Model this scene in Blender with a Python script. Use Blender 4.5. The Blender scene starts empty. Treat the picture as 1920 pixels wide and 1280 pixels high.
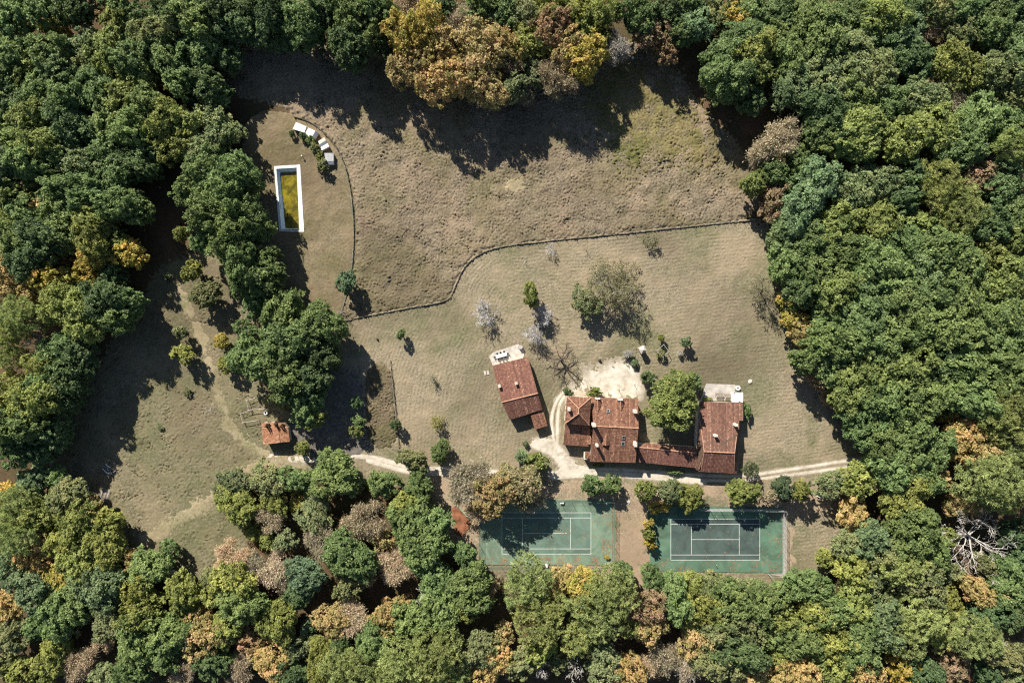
import bpy, math, random
import numpy as np
from mathutils import Vector

# ------------------------------------------------------------------ camera, sky, sun, exposure
SC = bpy.context.scene
C = SC.collection
CAM_H = 183.0
S = CAM_H * 1.5 / 1920.0            # metres on the ground per photo pixel
cam_d = bpy.data.cameras.new('camera'); cam = bpy.data.objects.new('camera', cam_d); C.objects.link(cam)
cam.location = (0, 0, CAM_H); cam.rotation_euler = (0, 0, 0)
cam_d.sensor_width = 36; cam_d.lens = 24; cam_d.clip_start = 1; cam_d.clip_end = 3000
SC.camera = cam
SUN_EL, SUN_AZ = math.radians(35.5), math.radians(-28.0)
world = bpy.data.worlds.new('World'); SC.world = world; world.use_nodes = True
wn = world.node_tree.nodes; wl = world.node_tree.links
for n in list(wn): wn.remove(n)
sky = wn.new('ShaderNodeTexSky'); sky.sky_type = 'NISHITA'; sky.sun_disc = False
sky.sun_elevation = SUN_EL; sky.sun_rotation = SUN_AZ; sky.dust_density = 0.6
bg = wn.new('ShaderNodeBackground'); bg.inputs['Strength'].default_value = 0.05
wo = wn.new('ShaderNodeOutputWorld')
wl.new(sky.outputs[0], bg.inputs[0]); wl.new(bg.outputs[0], wo.inputs[0])
sun_d = bpy.data.lights.new('sun', 'SUN'); sun_d.energy = 5.0; sun_d.angle = math.radians(0.5); sun_d.color = (1.0, 0.93, 0.82)
sun = bpy.data.objects.new('sun', sun_d); C.objects.link(sun)
sv = Vector((math.sin(SUN_AZ) * math.cos(SUN_EL), math.cos(SUN_AZ) * math.cos(SUN_EL), math.sin(SUN_EL)))
sun.rotation_euler = (-sv).to_track_quat('-Z', 'Y').to_euler(); sun.location = sv * 400
vs = SC.view_settings
vs.view_transform = 'Standard'; vs.look = 'None'; vs.gamma = 1.0; vs.use_curve_mapping = False
vs.exposure = 0.80
SC.cycles.max_bounces = 6; SC.cycles.diffuse_bounces = 2; SC.cycles.transmission_bounces = 3
SC.cycles.use_denoising = False
SC.cycles.filter_width = 1.2; SC.cycles.sample_clamp_indirect = 3.0

# ------------------------------------------------------------------ helpers
R0 = np.random.default_rng(7)
def P(px, py, h=0.0):
    k = (CAM_H - h) / CAM_H
    return ((px - 960) * S * k, (640 - py) * S * k, h)
def PX(pts): return np.array([P(a, b)[:2] for a, b in pts])

def mesh_np(name, V, F, mat=None, smooth=False, fattr=None, vattr=None):
    V = np.asarray(V, np.float32).reshape(-1, 3); F = np.asarray(F, np.int32)
    me = bpy.data.meshes.new(name)
    n, k = F.shape
    me.vertices.add(len(V)); me.vertices.foreach_set('co', V.ravel())
    me.loops.add(n * k); me.loops.foreach_set('vertex_index', F.ravel())
    me.polygons.add(n)
    me.polygons.foreach_set('loop_start', np.arange(0, n * k, k, dtype=np.int32))
    me.polygons.foreach_set('loop_total', np.full(n, k, np.int32))
    me.polygons.foreach_set('use_smooth', np.full(n, bool(smooth)))
    for key, a in (fattr or {}).items():
        at = me.attributes.new(key, 'FLOAT', 'FACE'); at.data.foreach_set('value', np.asarray(a, np.float32))
    for key, a in (vattr or {}).items():
        at = me.attributes.new(key, 'FLOAT', 'POINT'); at.data.foreach_set('value', np.asarray(a, np.float32))
    me.update(calc_edges=True)
    if mat: me.materials.append(mat)
    return me

def link(name, me, parent=None, kind=None):
    o = bpy.data.objects.new(name, me); C.objects.link(o)
    if parent is not None: o.parent = parent
    if kind: o['kind'] = kind
    return o

def tag(o, label, cat, group=None):
    o['label'] = label; o['category'] = cat
    if group: o['group'] = group
    return o

def thing(name, label, cat, loc=(0, 0, 0), rz=0.0, group=None):
    o = bpy.data.objects.new(name, None); C.objects.link(o)
    o.empty_display_size = 0.5; o.location = loc; o.rotation_euler = (0, 0, rz)
    return tag(o, label, cat, group)

class MB:
    """collects shapes (world or local coordinates) and links them as one mesh object"""
    def __init__(s): s.v = []; s.f = []
    def add(s, V, F):
        b = len(s.v); s.v += [tuple(map(float, p)) for p in V]; s.f += [tuple(b + i for i in f) for f in F]; return s
    def box(s, c, size, rz=0.0, taper=1.0):
        x, y, z = c; a, b, h = size[0] / 2, size[1] / 2, size[2]
        ca, sa = math.cos(rz), math.sin(rz); V = []
        for zz, t in ((z, 1), (z + h, taper)):
            for sx, sy in ((-1, -1), (1, -1), (1, 1), (-1, 1)):
                u, w = sx * a * t, sy * b * t
                V.append((x + u * ca - w * sa, y + u * sa + w * ca, zz))
        return s.add(V, [(3, 2, 1, 0), (4, 5, 6, 7), (0, 1, 5, 4), (1, 2, 6, 5), (2, 3, 7, 6), (3, 0, 4, 7)])
    def prism(s, pts, z0, ztop):
        n = len(pts)
        zt = ztop if hasattr(ztop, '__len__') else [ztop] * n
        V = [(p[0], p[1], z0) for p in pts] + [(p[0], p[1], t) for p, t in zip(pts, zt)]
        F = [tuple(range(n))[::-1], tuple(range(n, 2 * n))] + [(i, (i + 1) % n, n + (i + 1) % n, n + i) for i in range(n)]
        return s.add(V, F)
    def tube(s, pts, rad, n=6, cap=True):
        pts = [Vector(p) for p in pts]; m = len(pts)
        rad = rad if hasattr(rad, '__len__') else [rad] * m
        V = []
        for i, p in enumerate(pts):
            d = (pts[min(i + 1, m - 1)] - pts[max(i - 1, 0)]).normalized()
            a = d.cross(Vector((0, 0, 1)));  a = a.normalized() if a.length > 1e-3 else Vector((1, 0, 0)); b = d.cross(a)
            for j in range(n):
                t = 2 * math.pi * j / n
                V.append(p + (a * math.cos(t) + b * math.sin(t)) * rad[i])
        F = [(i * n + j, i * n + (j + 1) % n, (i + 1) * n + (j + 1) % n, (i + 1) * n + j) for i in range(m - 1) for j in range(n)]
        if cap: F += [tuple(range(n))[::-1], tuple((m - 1) * n + j for j in range(n))]
        return s.add(V, F)
    def ring(s, c, r0, r1, h, n=20):
        x, y, z = c; V = []
        for r, zz in ((r0, z), (r0, z + h), (r1, z + h), (r1, z)):
            V += [(x + r * math.cos(2 * math.pi * j / n), y + r * math.sin(2 * math.pi * j / n), zz) for j in range(n)]
        F = []
        for k in range(4):
            for j in range(n):
                F.append((k * n + j, k * n + (j + 1) % n, ((k + 1) % 4) * n + (j + 1) % n, ((k + 1) % 4) * n + j))
        return s.add(V, F)
    def me(s, name, mat, off=(0, 0, 0)):
        me = bpy.data.meshes.new(name)
        me.from_pydata([(a - off[0], b - off[1], c - off[2]) for a, b, c in s.v], [], s.f); me.update()
        me.materials.append(mat); return me
    def build(s, name, mat, parent=None, kind=None, world=True):
        off = parent['_loc'] if (parent is not None and world and '_loc' in parent) else (0, 0, 0)
        return link(name, s.me(name, mat, off), parent, kind)

def base(name, label, cat, px=None, loc=None, group=None):
    """Empty whose parts are given in world coordinates"""
    l = loc if loc else P(*px)
    o = thing(name, label, cat, l, 0, group); o['_loc'] = tuple(l); return o
def sub(name, mb, mat, part, thing_, kind=None):
    return link(name, mb.me(name, mat, thing_['_loc']), part, kind)

# ------------------------------------------------------------------ materials
def nt(name):
    m = bpy.data.materials.new(name); m.use_nodes = True
    n = m.node_tree.nodes; l = m.node_tree.links
    for x in list(n): n.remove(x)
    out = n.new('ShaderNodeOutputMaterial'); return m, n, l, out
def ramp(n, l, fac, stops):
    r = n.new('ShaderNodeValToRGB'); e = r.color_ramp.elements
    while len(e) > 1: e.remove(e[-1])
    e[0].position, e[0].color = stops[0][0], (*stops[0][1], 1)
    for p, c in stops[1:]:
        x = e.new(p); x.color = (*c, 1)
    l.new(fac, r.inputs[0]); return r.outputs[0]
def noise(n, l, vec, scale, detail=3, rough=0.55, dist=0.0):
    t = n.new('ShaderNodeTexNoise'); t.inputs['Scale'].default_value = scale; t.inputs['Detail'].default_value = detail
    t.inputs['Roughness'].default_value = rough; t.inputs['Distortion'].default_value = dist
    l.new(vec, t.inputs['Vector']); return t.outputs['Fac']
def mixc(n, l, fac, a, b, mode='MIX'):
    m = n.new('ShaderNodeMix'); m.data_type = 'RGBA'; m.blend_type = mode
    if isinstance(fac, float): m.inputs[0].default_value = fac
    else: l.new(fac, m.inputs[0])
    for i, x in ((6, a), (7, b)):
        if isinstance(x, tuple): m.inputs[i].default_value = (*x, 1)
        else: l.new(x, m.inputs[i])
    return m.outputs[2]
def maprange(n, l, v, a, b, c=0.0, d=1.0):
    m = n.new('ShaderNodeMapRange'); l.new(v, m.inputs[0])
    for i, x in enumerate((a, b, c, d)): m.inputs[i + 1].default_value = x
    return m.outputs[0]
def finish(n, l, out, col, rough=0.9, bump=None, bdist=0.02, bstr=0.6, spec=0.2):
    b = n.new('ShaderNodeBsdfPrincipled'); b.inputs['Roughness'].default_value = rough
    b.inputs['Specular IOR Level'].default_value = spec
    if isinstance(col, tuple): b.inputs['Base Color'].default_value = (*col, 1)
    else: l.new(col, b.inputs['Base Color'])
    if bump is not None:
        bp = n.new('ShaderNodeBump'); bp.inputs['Distance'].default_value = bdist; bp.inputs['Strength'].default_value = bstr
        l.new(bump, bp.inputs['Height']); l.new(bp.outputs[0], b.inputs['Normal'])
    l.new(b.outputs[0], out.inputs[0]); return b
def tc(n): return n.new('ShaderNodeTexCoord').outputs['Object']

def m_plain(name, c, var=0.25, scale=3.0, rough=0.85, spec=0.2, bd=0.01):
    m, n, l, o = nt(name); v = tc(n)
    f = noise(n, l, v, scale, 4)
    c2 = tuple(max(0, x * (1 - var)) for x in c); c3 = tuple(min(0.9, x * (1 + var)) for x in c)
    finish(n, l, o, ramp(n, l, f, [(0.3, c2), (0.7, c3)]), rough, noise(n, l, v, scale * 8, 2), bd, 0.5, spec); return m

def m_grass(name, dry, pale, green, brown, gmix=(0.5, 0.7), gscale=0.06, bdist=0.12, stripes=False, tsc=1.6):
    """mown or rough dry grass: blades' salt-and-pepper, patches of green and of bare brown"""
    dry, pale, green, brown = [tuple(x * .81 for x in q) for q in (dry, pale, green, brown)]
    m, n, l, o = nt(name); v = tc(n)
    fine = noise(n, l, v, 2.6, 4, 0.75); grain = noise(n, l, v, 1.35, 3, 0.7, 0.3); mid = noise(n, l, v, 0.5, 4, 0.65, 0.6); big = noise(n, l, v, gscale, 5, 0.62, 0.8); big2 = noise(n, l, v, gscale * 0.55, 4, 0.6)
    c = mixc(n, l, maprange(n, l, fine, 0.40, 0.60), dry, pale)
    c = mixc(n, l, maprange(n, l, grain, 0.50, 0.66, 0, 0.75), c, brown)
    c = mixc(n, l, maprange(n, l, mid, 0.50, 0.68, 0, 0.55), c, tuple(x * k for x, k in zip(dry, (.86, .92, .80))))
    tone = noise(n, l, v, 0.11, 4, 0.6, 0.5)
    c = mixc(n, l, maprange(n, l, tone, 0.42, 0.60, 0, 0.55), c, tuple(x * k for x, k in zip(pale, (1.0, .90, .86))))
    if stripes:
        a = n.new('ShaderNodeAttribute'); a.attribute_name = 'stripe'
        c = mixc(n, l, maprange(n, l, a.outputs['Fac'], 0.15, 0.9, 0.0, 0.45), c, pale)
    gg = n.new('ShaderNodeMath'); gg.operation = 'MULTIPLY'
    l.new(maprange(n, l, big, gmix[0], gmix[1], 0, 0.85), gg.inputs[0]); l.new(maprange(n, l, grain, 0.3, 0.6, 0.4, 1.0), gg.inputs[1])
    c = mixc(n, l, gg.outputs[0], c, green)
    c = mixc(n, l, maprange(n, l, big2, 0.48, 0.70, 0, 0.65), c, brown)
    finish(n, l, o, c, 0.95, fine, bdist, 0.8, 0.05); return m

M = {}
M['ground'] = m_grass('woodland_floor', (0.11, 0.075, 0.045), (0.20, 0.14, 0.085), (0.06, 0.075, 0.03), (0.06, 0.042, 0.03), (0.45, 0.65))
M['lawn'] = m_grass('mown_lawn', (0.205, 0.174, 0.112), (0.425, 0.368, 0.258), (0.145, 0.162, 0.078), (0.15, 0.118, 0.082), (0.44, 0.64), 0.05, 0.08, True)
M['meadow'] = m_grass('tall_dry_meadow', (0.186, 0.150, 0.102), (0.40, 0.338, 0.245), (0.17, 0.16, 0.075), (0.122, 0.098, 0.068), (0.44, 0.64), 0.05, 0.15)
M['meadow_green'] = m_grass('greener_meadow', (0.20, 0.175, 0.075), (0.33, 0.29, 0.15), (0.12, 0.135, 0.04), (0.12, 0.09, 0.045), (0.40, 0.60), 0.06, 0.15)
M['clearing'] = m_grass('clearing_grass', (0.195, 0.17, 0.105), (0.345, 0.31, 0.205), (0.135, 0.15, 0.07), (0.13, 0.105, 0.068), (0.42, 0.66), 0.05, 0.12)
M['pool_lawn'] = m_grass('pool_grass', (0.205, 0.168, 0.105), (0.34, 0.29, 0.19), (0.125, 0.125, 0.05), (0.15, 0.11, 0.07), (0.46, 0.68), 0.07, 0.09)
M['plot'] = m_grass('overgrown_plot', (0.155, 0.125, 0.08), (0.29, 0.24, 0.165), (0.12, 0.12, 0.055), (0.095, 0.07, 0.05), (0.42, 0.62), 0.1, 0.12)
M['path'] = m_grass('trodden_grass', (0.34, 0.29, 0.18), (0.50, 0.44, 0.30), (0.15, 0.165, 0.06), (0.2, 0.16, 0.1), (0.45, 0.7), 0.1, 0.06)
M['verge'] = m_grass('verge_grass', (0.23, 0.20, 0.14), (0.40, 0.35, 0.26), (0.16, 0.16, 0.075), (0.17, 0.13, 0.085), (0.5, 0.7), 0.1, 0.1)
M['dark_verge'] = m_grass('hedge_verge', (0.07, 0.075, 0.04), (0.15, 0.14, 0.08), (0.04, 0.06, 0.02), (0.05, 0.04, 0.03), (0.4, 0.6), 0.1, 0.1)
M['dirt'] = m_grass('dry_dirt', (0.32, 0.245, 0.165), (0.52, 0.425, 0.31), (0.20, 0.19, 0.09), (0.24, 0.175, 0.11), (0.55, 0.75), 0.08, 0.06)
M['gravel_dark'] = m_plain('grey_gravel', (0.15, 0.135, 0.118), 0.4, 1.2, 0.95)

def m_track():
    m, n, l, o = nt('limestone_gravel'); v = tc(n)
    a = noise(n, l, v, 0.35, 5, 0.65, 0.5); b = noise(n, l, v, 3.0, 3, 0.7)
    c = ramp(n, l, a, [(0.28, (0.36, 0.315, 0.245)), (0.45, (0.56, 0.505, 0.42)), (0.7, (0.68, 0.635, 0.555))])
    c = mixc(n, l, maprange(n, l, b, 0.55, 0.78, 0, 0.5), c, (0.38, 0.33, 0.22))
    g = noise(n, l, v, 0.22, 6, 0.7, 1.0); c = mixc(n, l, maprange(n, l, g, 0.52, 0.66, 0, 0.6), c, (0.30, 0.25, 0.17))
    e = n.new('ShaderNodeAttribute'); e.attribute_name = 'stripe'; ed = n.new('ShaderNodeMath'); ed.operation = 'MULTIPLY_ADD'
    l.new(noise(n, l, v, 1.1, 4, 0.7), ed.inputs[0]); ed.inputs[1].default_value = 1.2; l.new(e.outputs['Fac'], ed.inputs[2])
    c = mixc(n, l, maprange(n, l, ed.outputs[0], 0.55, 1.25, 0.9, 0.0), c, (0.25, 0.21, 0.145))
    finish(n, l, o, c, 0.95, b, 0.03, 0.6, 0.1); return m
M['track'] = m_track()
M['patio'] = m_plain('patio_stone', (0.50, 0.46, 0.41), 0.25, 1.0, 0.9)
M['slab'] = m_plain('terrace_concrete', (0.44, 0.41, 0.37), 0.28, 0.6, 0.9)

def m_court(name, c, dust, dmix=(0.55, 0.8), stain=(0.34, 0.22, 0.13)):
    c = tuple(x * .80 for x in c); dust = tuple(x * .80 for x in dust); stain = tuple(x * .85 for x in stain)
    m, n, l, o = nt(name); v = tc(n)
    a = noise(n, l, v, 0.22, 6, 0.62, 0.8); b = noise(n, l, v, 0.9, 5, 0.7, 1.2); f = noise(n, l, v, 5.0, 3, 0.7)
    col = mixc(n, l, maprange(n, l, a, 0.35, 0.65), tuple(x * 0.72 for x in c), tuple(x * 1.3 for x in c))
    col = mixc(n, l, maprange(n, l, b, dmix[0], dmix[1], 0, 0.7), col, dust)
    w = n.new('ShaderNodeTexVoronoi'); w.feature = 'DISTANCE_TO_EDGE'; w.inputs['Scale'].default_value = 0.16
    mp = n.new('ShaderNodeVectorMath'); mp.operation = 'ADD'; nz = n.new('ShaderNodeTexNoise'); nz.inputs['Scale'].default_value = 0.5; nz.inputs['Detail'].default_value = 5
    l.new(v, nz.inputs['Vector']); sc = n.new('ShaderNodeVectorMath'); sc.operation = 'SCALE'; sc.inputs['Scale'].default_value = 3.0
    l.new(nz.outputs['Color'], sc.inputs[0]); l.new(v, mp.inputs[0]); l.new(sc.outputs[0], mp.inputs[1]); l.new(mp.outputs[0], w.inputs['Vector'])
    cr = maprange(n, l, w.outputs['Distance'], 0.0, 0.012, 0.3, 0.0)
    col = mixc(n, l, cr, col, stain)
    s2 = noise(n, l, v, 0.33, 5, 0.7, 2.0)
    col = mixc(n, l, maprange(n, l, s2, 0.62, 0.74, 0, 0.6), col, stain)
    finish(n, l, o, col, 0.8, f, 0.004, 0.5, 0.25); return m
M['court_green'] = m_court('court_green_paint', (0.20, 0.29, 0.21), (0.31, 0.37, 0.28))
M['court_dark'] = m_court('court_dark_paint', (0.135, 0.215, 0.17), (0.20, 0.29, 0.23), (0.45, 0.75))
M['court_green_b'] = m_court('court_deep_green_paint', (0.115, 0.21, 0.145), (0.20, 0.285, 0.20), (0.6, 0.85))
M['court_dark_b'] = m_court('court_charcoal_paint', (0.082, 0.122, 0.110), (0.12, 0.165, 0.145), (0.5, 0.8), (0.14, 0.14, 0.11))
M['line'] = m_plain('court_line_paint', (0.72, 0.74, 0.70), 0.15, 1.5, 0.7)
M['clay'] = m_plain('red_clay', (0.24, 0.105, 0.058), 0.45, 0.7, 0.95)
M['kerb'] = m_plain('mossy_kerb', (0.30, 0.36, 0.24), 0.3, 1.5)

def m_tiles(name, dark, mid, light, pale):
    dark, mid, light, pale = [tuple(x * .88 for x in q) for q in (dark, mid, light, pale)]
    m, n, l, o = nt(name); v = tc(n)
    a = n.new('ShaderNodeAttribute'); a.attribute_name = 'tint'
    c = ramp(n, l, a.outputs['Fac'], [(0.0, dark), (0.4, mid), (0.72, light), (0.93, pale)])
    moss = noise(n, l, v, 0.5, 5, 0.65)
    c = mixc(n, l, maprange(n, l, moss, 0.55, 0.75, 0, 0.45), c, dark)
    f = noise(n, l, v, 6, 3, 0.7)
    c = mixc(n, l, maprange(n, l, f, 0.4, 0.75, 0, 0.4), c, tuple(x * 0.6 for x in mid))
    finish(n, l, o, c, 0.85, f, 0.01, 0.5, 0.2); return m
M['tiles'] = m_tiles('terracotta_tiles', (0.125, 0.062, 0.042), (0.26, 0.13, 0.085), (0.395, 0.215, 0.14), (0.56, 0.40, 0.29))
M['tiles_brown'] = m_tiles('brown_tiles', (0.125, 0.066, 0.05), (0.235, 0.125, 0.09), (0.35, 0.195, 0.135), (0.50, 0.37, 0.29))
M['tiles_red'] = m_tiles('weathered_red_tiles', (0.125, 0.06, 0.046), (0.24, 0.115, 0.085), (0.35, 0.185, 0.13), (0.54, 0.38, 0.28))
M['tiles_orange'] = m_tiles('orange_tiles', (0.25, 0.115, 0.065), (0.45, 0.22, 0.125), (0.60, 0.35, 0.22), (0.74, 0.60, 0.48))
M['ridge'] = m_plain('ridge_mortar', (0.46, 0.26, 0.17), 0.35, 2.0)
M['deck'] = m_plain('roof_timber', (0.11, 0.07, 0.05), 0.3, 2)
M['wall'] = m_plain('limewashed_stone', (0.66, 0.60, 0.50), 0.18, 1.2)
M['white'] = m_plain('white_paint', (0.82, 0.82, 0.80), 0.06, 0.8, 0.6)
M['white_sheet'] = m_plain('white_roofing', (0.74, 0.74, 0.73), 0.14, 0.9, 0.6)
M['grey_sheet'] = m_plain('grey_roofing', (0.36, 0.37, 0.38), 0.25, 1.5, 0.6)
M['slate_sheet'] = m_plain('blue_grey_roofing', (0.17, 0.185, 0.23), 0.25, 1.5, 0.6)
M['pale_stone'] = m_plain('pale_stone', (0.60, 0.53, 0.45), 0.2, 1.5)
M['wood'] = m_plain('weathered_wood', (0.26, 0.22, 0.18), 0.35, 3.0)
M['wood_pale'] = m_plain('bleached_wood', (0.46, 0.42, 0.37), 0.25, 3.0)
M['wood_dark'] = m_plain('dark_wood', (0.07, 0.05, 0.04), 0.4, 3.0)
M['metal'] = m_plain('galvanised_steel', (0.42, 0.43, 0.42), 0.15, 2, 0.5, 0.5)
M['metal_green'] = m_plain('green_coated_wire', (0.10, 0.16, 0.12), 0.2, 2, 0.5, 0.5)
M['glass'] = m_plain('window_glass', (0.03, 0.045, 0.05), 0.2, 1, 0.08, 0.6)
M['shutter'] = m_plain('shutter_paint', (0.30, 0.12, 0.08), 0.2, 2)
M['dark'] = m_plain('dark_hollow', (0.015, 0.015, 0.015), 0.3, 2)
M['liner'] = m_plain('pool_liner', (0.63, 0.74, 0.80), 0.14, 0.5, 0.5)
M['coping'] = m_plain('pool_coping', (0.70, 0.72, 0.74), 0.25, 0.9, 0.7)
M['teal'] = m_plain('teal_sheet', (0.05, 0.33, 0.34), 0.3, 1.5, 0.4)
M['bark'] = m_plain('oak_bark', (0.13, 0.105, 0.085), 0.4, 4)
M['bark_grey'] = m_plain('grey_bark', (0.30, 0.27, 0.235), 0.35, 4)
M['bark_white'] = m_plain('bleached_bark', (0.52, 0.49, 0.45), 0.25, 4)
M['bark_dark'] = m_plain('dark_bark', (0.10, 0.078, 0.062), 0.4, 4)
M['lichen'] = m_plain('lichened_twigs', (0.47, 0.455, 0.45), 0.25, 4)
M['charcoal'] = m_plain('charcoal_plastic', (0.05, 0.055, 0.07), 0.3, 2)

def m_algae():
    m, n, l, o = nt('algae_water'); v = tc(n)
    a = noise(n, l, v, 0.45, 5, 0.6, 0.8)
    c = ramp(n, l, a, [(0.3, (0.045, 0.042, 0.008)), (0.5, (0.14, 0.115, 0.01)), (0.72, (0.34, 0.27, 0.025))])
    finish(n, l, o, c, 0.25, noise(n, l, v, 1.5, 2), 0.01, 0.2, 0.4); return m
M['algae'] = m_algae()

def m_leaf(name, trans=0.28, hue=(0.512, 0.480), val=(0.5, 1.75)):
    """foliage: the object's own colour, varied leaf by leaf and clump by clump"""
    m, n, l, o = nt(name)
    oi = n.new('ShaderNodeObjectInfo'); a = n.new('ShaderNodeAttribute'); a.attribute_name = 'tint'
    hs = n.new('ShaderNodeHueSaturation'); l.new(oi.outputs['Color'], hs.inputs['Color'])
    big = noise(n, l, tc(n), 0.30, 3, 0.6)
    ad = n.new('ShaderNodeMath'); ad.operation = 'ADD'; l.new(a.outputs['Fac'], ad.inputs[0]); l.new(maprange(n, l, big, 0.3, 0.7, -0.3, 0.3), ad.inputs[1])
    l.new(maprange(n, l, ad.outputs[0], 0.0, 1.0, hue[0], hue[1]), hs.inputs['Hue'])
    l.new(maprange(n, l, a.outputs['Fac'], 0.0, 1.0, val[0], val[1]), hs.inputs['Value'])
    b = n.new('ShaderNodeBsdfPrincipled'); b.inputs['Roughness'].default_value = 0.5; b.inputs['Specular IOR Level'].default_value = 0.2
    l.new(hs.outputs[0], b.inputs['Base Color'])
    t = n.new('ShaderNodeBsdfTranslucent'); l.new(hs.outputs[0], t.inputs['Color'])
    mx = n.new('ShaderNodeMixShader'); mx.inputs[0].default_value = trans
    l.new(b.outputs[0], mx.inputs[1]); l.new(t.outputs[0], mx.inputs[2]); l.new(mx.outputs[0], o.inputs[0]); return m
M['leaf_turning'] = m_leaf('turning_leaves', 0.38, (0.548, 0.476), (0.5, 1.65))
M['leaf'] = m_leaf('leaves', 0.38)
M['twig'] = m_leaf('dry_twigs', 0.1)

# ------------------------------------------------------------------ terrain sheets
def fft_noise(shape, step, wl_, bw=0.5, aniso=1.0, ang=0.0, seed=0):
    r = np.random.default_rng(seed)
    fy = np.fft.fftfreq(shape[0], step)[:, None]; fx = np.fft.fftfreq(shape[1], step)[None, :]
    ca, sa = math.cos(ang), math.sin(ang)
    u = (fx * ca + fy * sa) * aniso; w = (-fx * sa + fy * ca)
    f = np.sqrt(u * u + w * w) * wl_
    filt = np.exp(-((np.log(np.maximum(f, 1e-6))) / bw) ** 2 / 2)
    z = np.fft.ifft2(np.fft.fft2(r.normal(size=shape)) * filt).real
    return z / (z.std() + 1e-9)

def wave_noise(X, Y, wl_, seed=0, n=14):
    """smooth noise that is the same on every grid"""
    r = np.random.default_rng(seed); z = np.zeros_like(X, dtype=float)
    for _ in range(n):
        a = r.random() * 6.2832; k = 6.2832 / (wl_ * r.uniform(.6, 1.7)); z += np.sin((X * math.cos(a) + Y * math.sin(a)) * k + r.random() * 6.28)
    return z / math.sqrt(n / 2)
def seg_dist(X, Y, pts, closed):
    d = np.full(X.shape, 1e9)
    n = len(pts)
    for i in range(n if closed else n - 1):
        a = pts[i]; b = pts[(i + 1) % n]
        ex, ey = b - a; L = ex * ex + ey * ey + 1e-12
        t = np.clip(((X - a[0]) * ex + (Y - a[1]) * ey) / L, 0, 1)
        d = np.minimum(d, np.hypot(X - a[0] - t * ex, Y - a[1] - t * ey))
    return d
def sdf(X, Y, pts):
    """positive inside"""
    d = seg_dist(X, Y, pts, True); ins = np.zeros(X.shape, bool); n = len(pts)
    for i in range(n):
        a = pts[i]; b = pts[(i + 1) % n]
        c = ((a[1] > Y) != (b[1] > Y)) & (X < (b[0] - a[0]) * (Y - a[1]) / (b[1] - a[1] + 1e-12) + a[0])
        ins ^= c
    return np.where(ins, d, -d)
def smooth_poly(px, n=3):
    p = PX(px)
    for _ in range(n):
        q = np.roll(p, -1, 0); p = np.stack([p * .75 + q * .25, p * .25 + q * .75], 1).reshape(-1, 2)
    return p
def smooth_line(px, n=3):
    p = PX(px)
    for _ in range(n):
        q = np.stack([p[:-1] * .75 + p[1:] * .25, p[:-1] * .25 + p[1:] * .75], 1).reshape(-1, 2)
        p = np.vstack([p[:1], q, p[-1:]])
    return p
def resample(p, step):
    d = np.r_[0, np.cumsum(np.hypot(*np.diff(p, axis=0).T))]; s = np.arange(0, d[-1], step)
    return np.stack([np.interp(s, d, p[:, 0]), np.interp(s, d, p[:, 1])], 1)

def sheet(name, d_fn, bbox, step, mat, relief, top=0.05, rag=0.8, slope=0.12, seed=0, stripe=None, rag_wl=2.0, z0=0.0):
    """ground cover as a thin sheet that rises out of what lies below along a ragged edge"""
    (x0, x1, y0, y1) = bbox
    xs = np.arange(x0, x1, step); ys = np.arange(y0, y1, step)
    X, Y = np.meshgrid(xs, ys)
    d = d_fn(X, Y) + rag * 0.5 * fft_noise(X.shape, step, rag_wl, 0.6, seed=seed + 50)
    z = np.clip(d * slope, -0.25, 0.0)
    rl = relief(X, Y, step, seed) if callable(relief) else 0
    m = np.clip(d / 1.5, 0, 1)
    Z = z + z0 + top * np.clip(d / 0.6, 0, 1) + rl * m
    keep = d > -1.2
    ck = keep[:-1, :-1] | keep[1:, :-1] | keep[:-1, 1:] | keep[1:, 1:]
    ny, nx = X.shape
    idx = np.arange(ny * nx).reshape(ny, nx)
    F = np.stack([idx[:-1, :-1][ck], idx[:-1, 1:][ck], idx[1:, 1:][ck], idx[1:, :-1][ck]], 1)
    used = np.zeros(ny * nx, bool); used[F.ravel()] = True
    mp = np.cumsum(used) - 1
    V = np.stack([X.ravel(), Y.ravel(), Z.ravel()], 1)[used]
    va = None
    if stripe is not None: va = {'stripe': stripe(X, Y).ravel()[used]}
    return link(name, mesh_np(name, V, mp[F], mat, True, vattr=va), None, 'structure')
def bb(pts, m=3): return (pts[:, 0].min() - m, pts[:, 0].max() + m, pts[:, 1].min() - m, pts[:, 1].max() + m)

# ground: one sheet to the horizon, gently uneven under the woods
gx = np.concatenate([np.linspace(-1500, -170, 12)[:-1], np.arange(-170, 171, 2.5), np.linspace(170, 1500, 12)[1:]])
gy = np.concatenate([np.linspace(-1500, -120, 12)[:-1], np.arange(-120, 121, 2.5), np.linspace(120, 1500, 12)[1:]])
GX, GY = np.meshgrid(gx, gy)
ni, nj = GX.shape; idx = np.arange(ni * nj).reshape(ni, nj)
GF = np.stack([idx[:-1, :-1].ravel(), idx[:-1, 1:].ravel(), idx[1:, 1:].ravel(), idx[1:, :-1].ravel()], 1)
GZ = -0.12 - 0.05 * R0.random(GX.shape)
# a pit under the swimming pool
POOL_C = np.array([P(514, 312)[:2], P(563, 309)[:2], P(570.6, 435)[:2], P(524, 434)[:2]])
pc = POOL_C.mean(0)
link('ground', mesh_np('ground', np.stack([GX, GY, np.where((abs(GX - pc[0]) < 6) & (abs(GY - pc[1]) < 12), -3.0, GZ)], 2).reshape(-1, 3), GF, M['ground'], True), None, 'structure')

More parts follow.
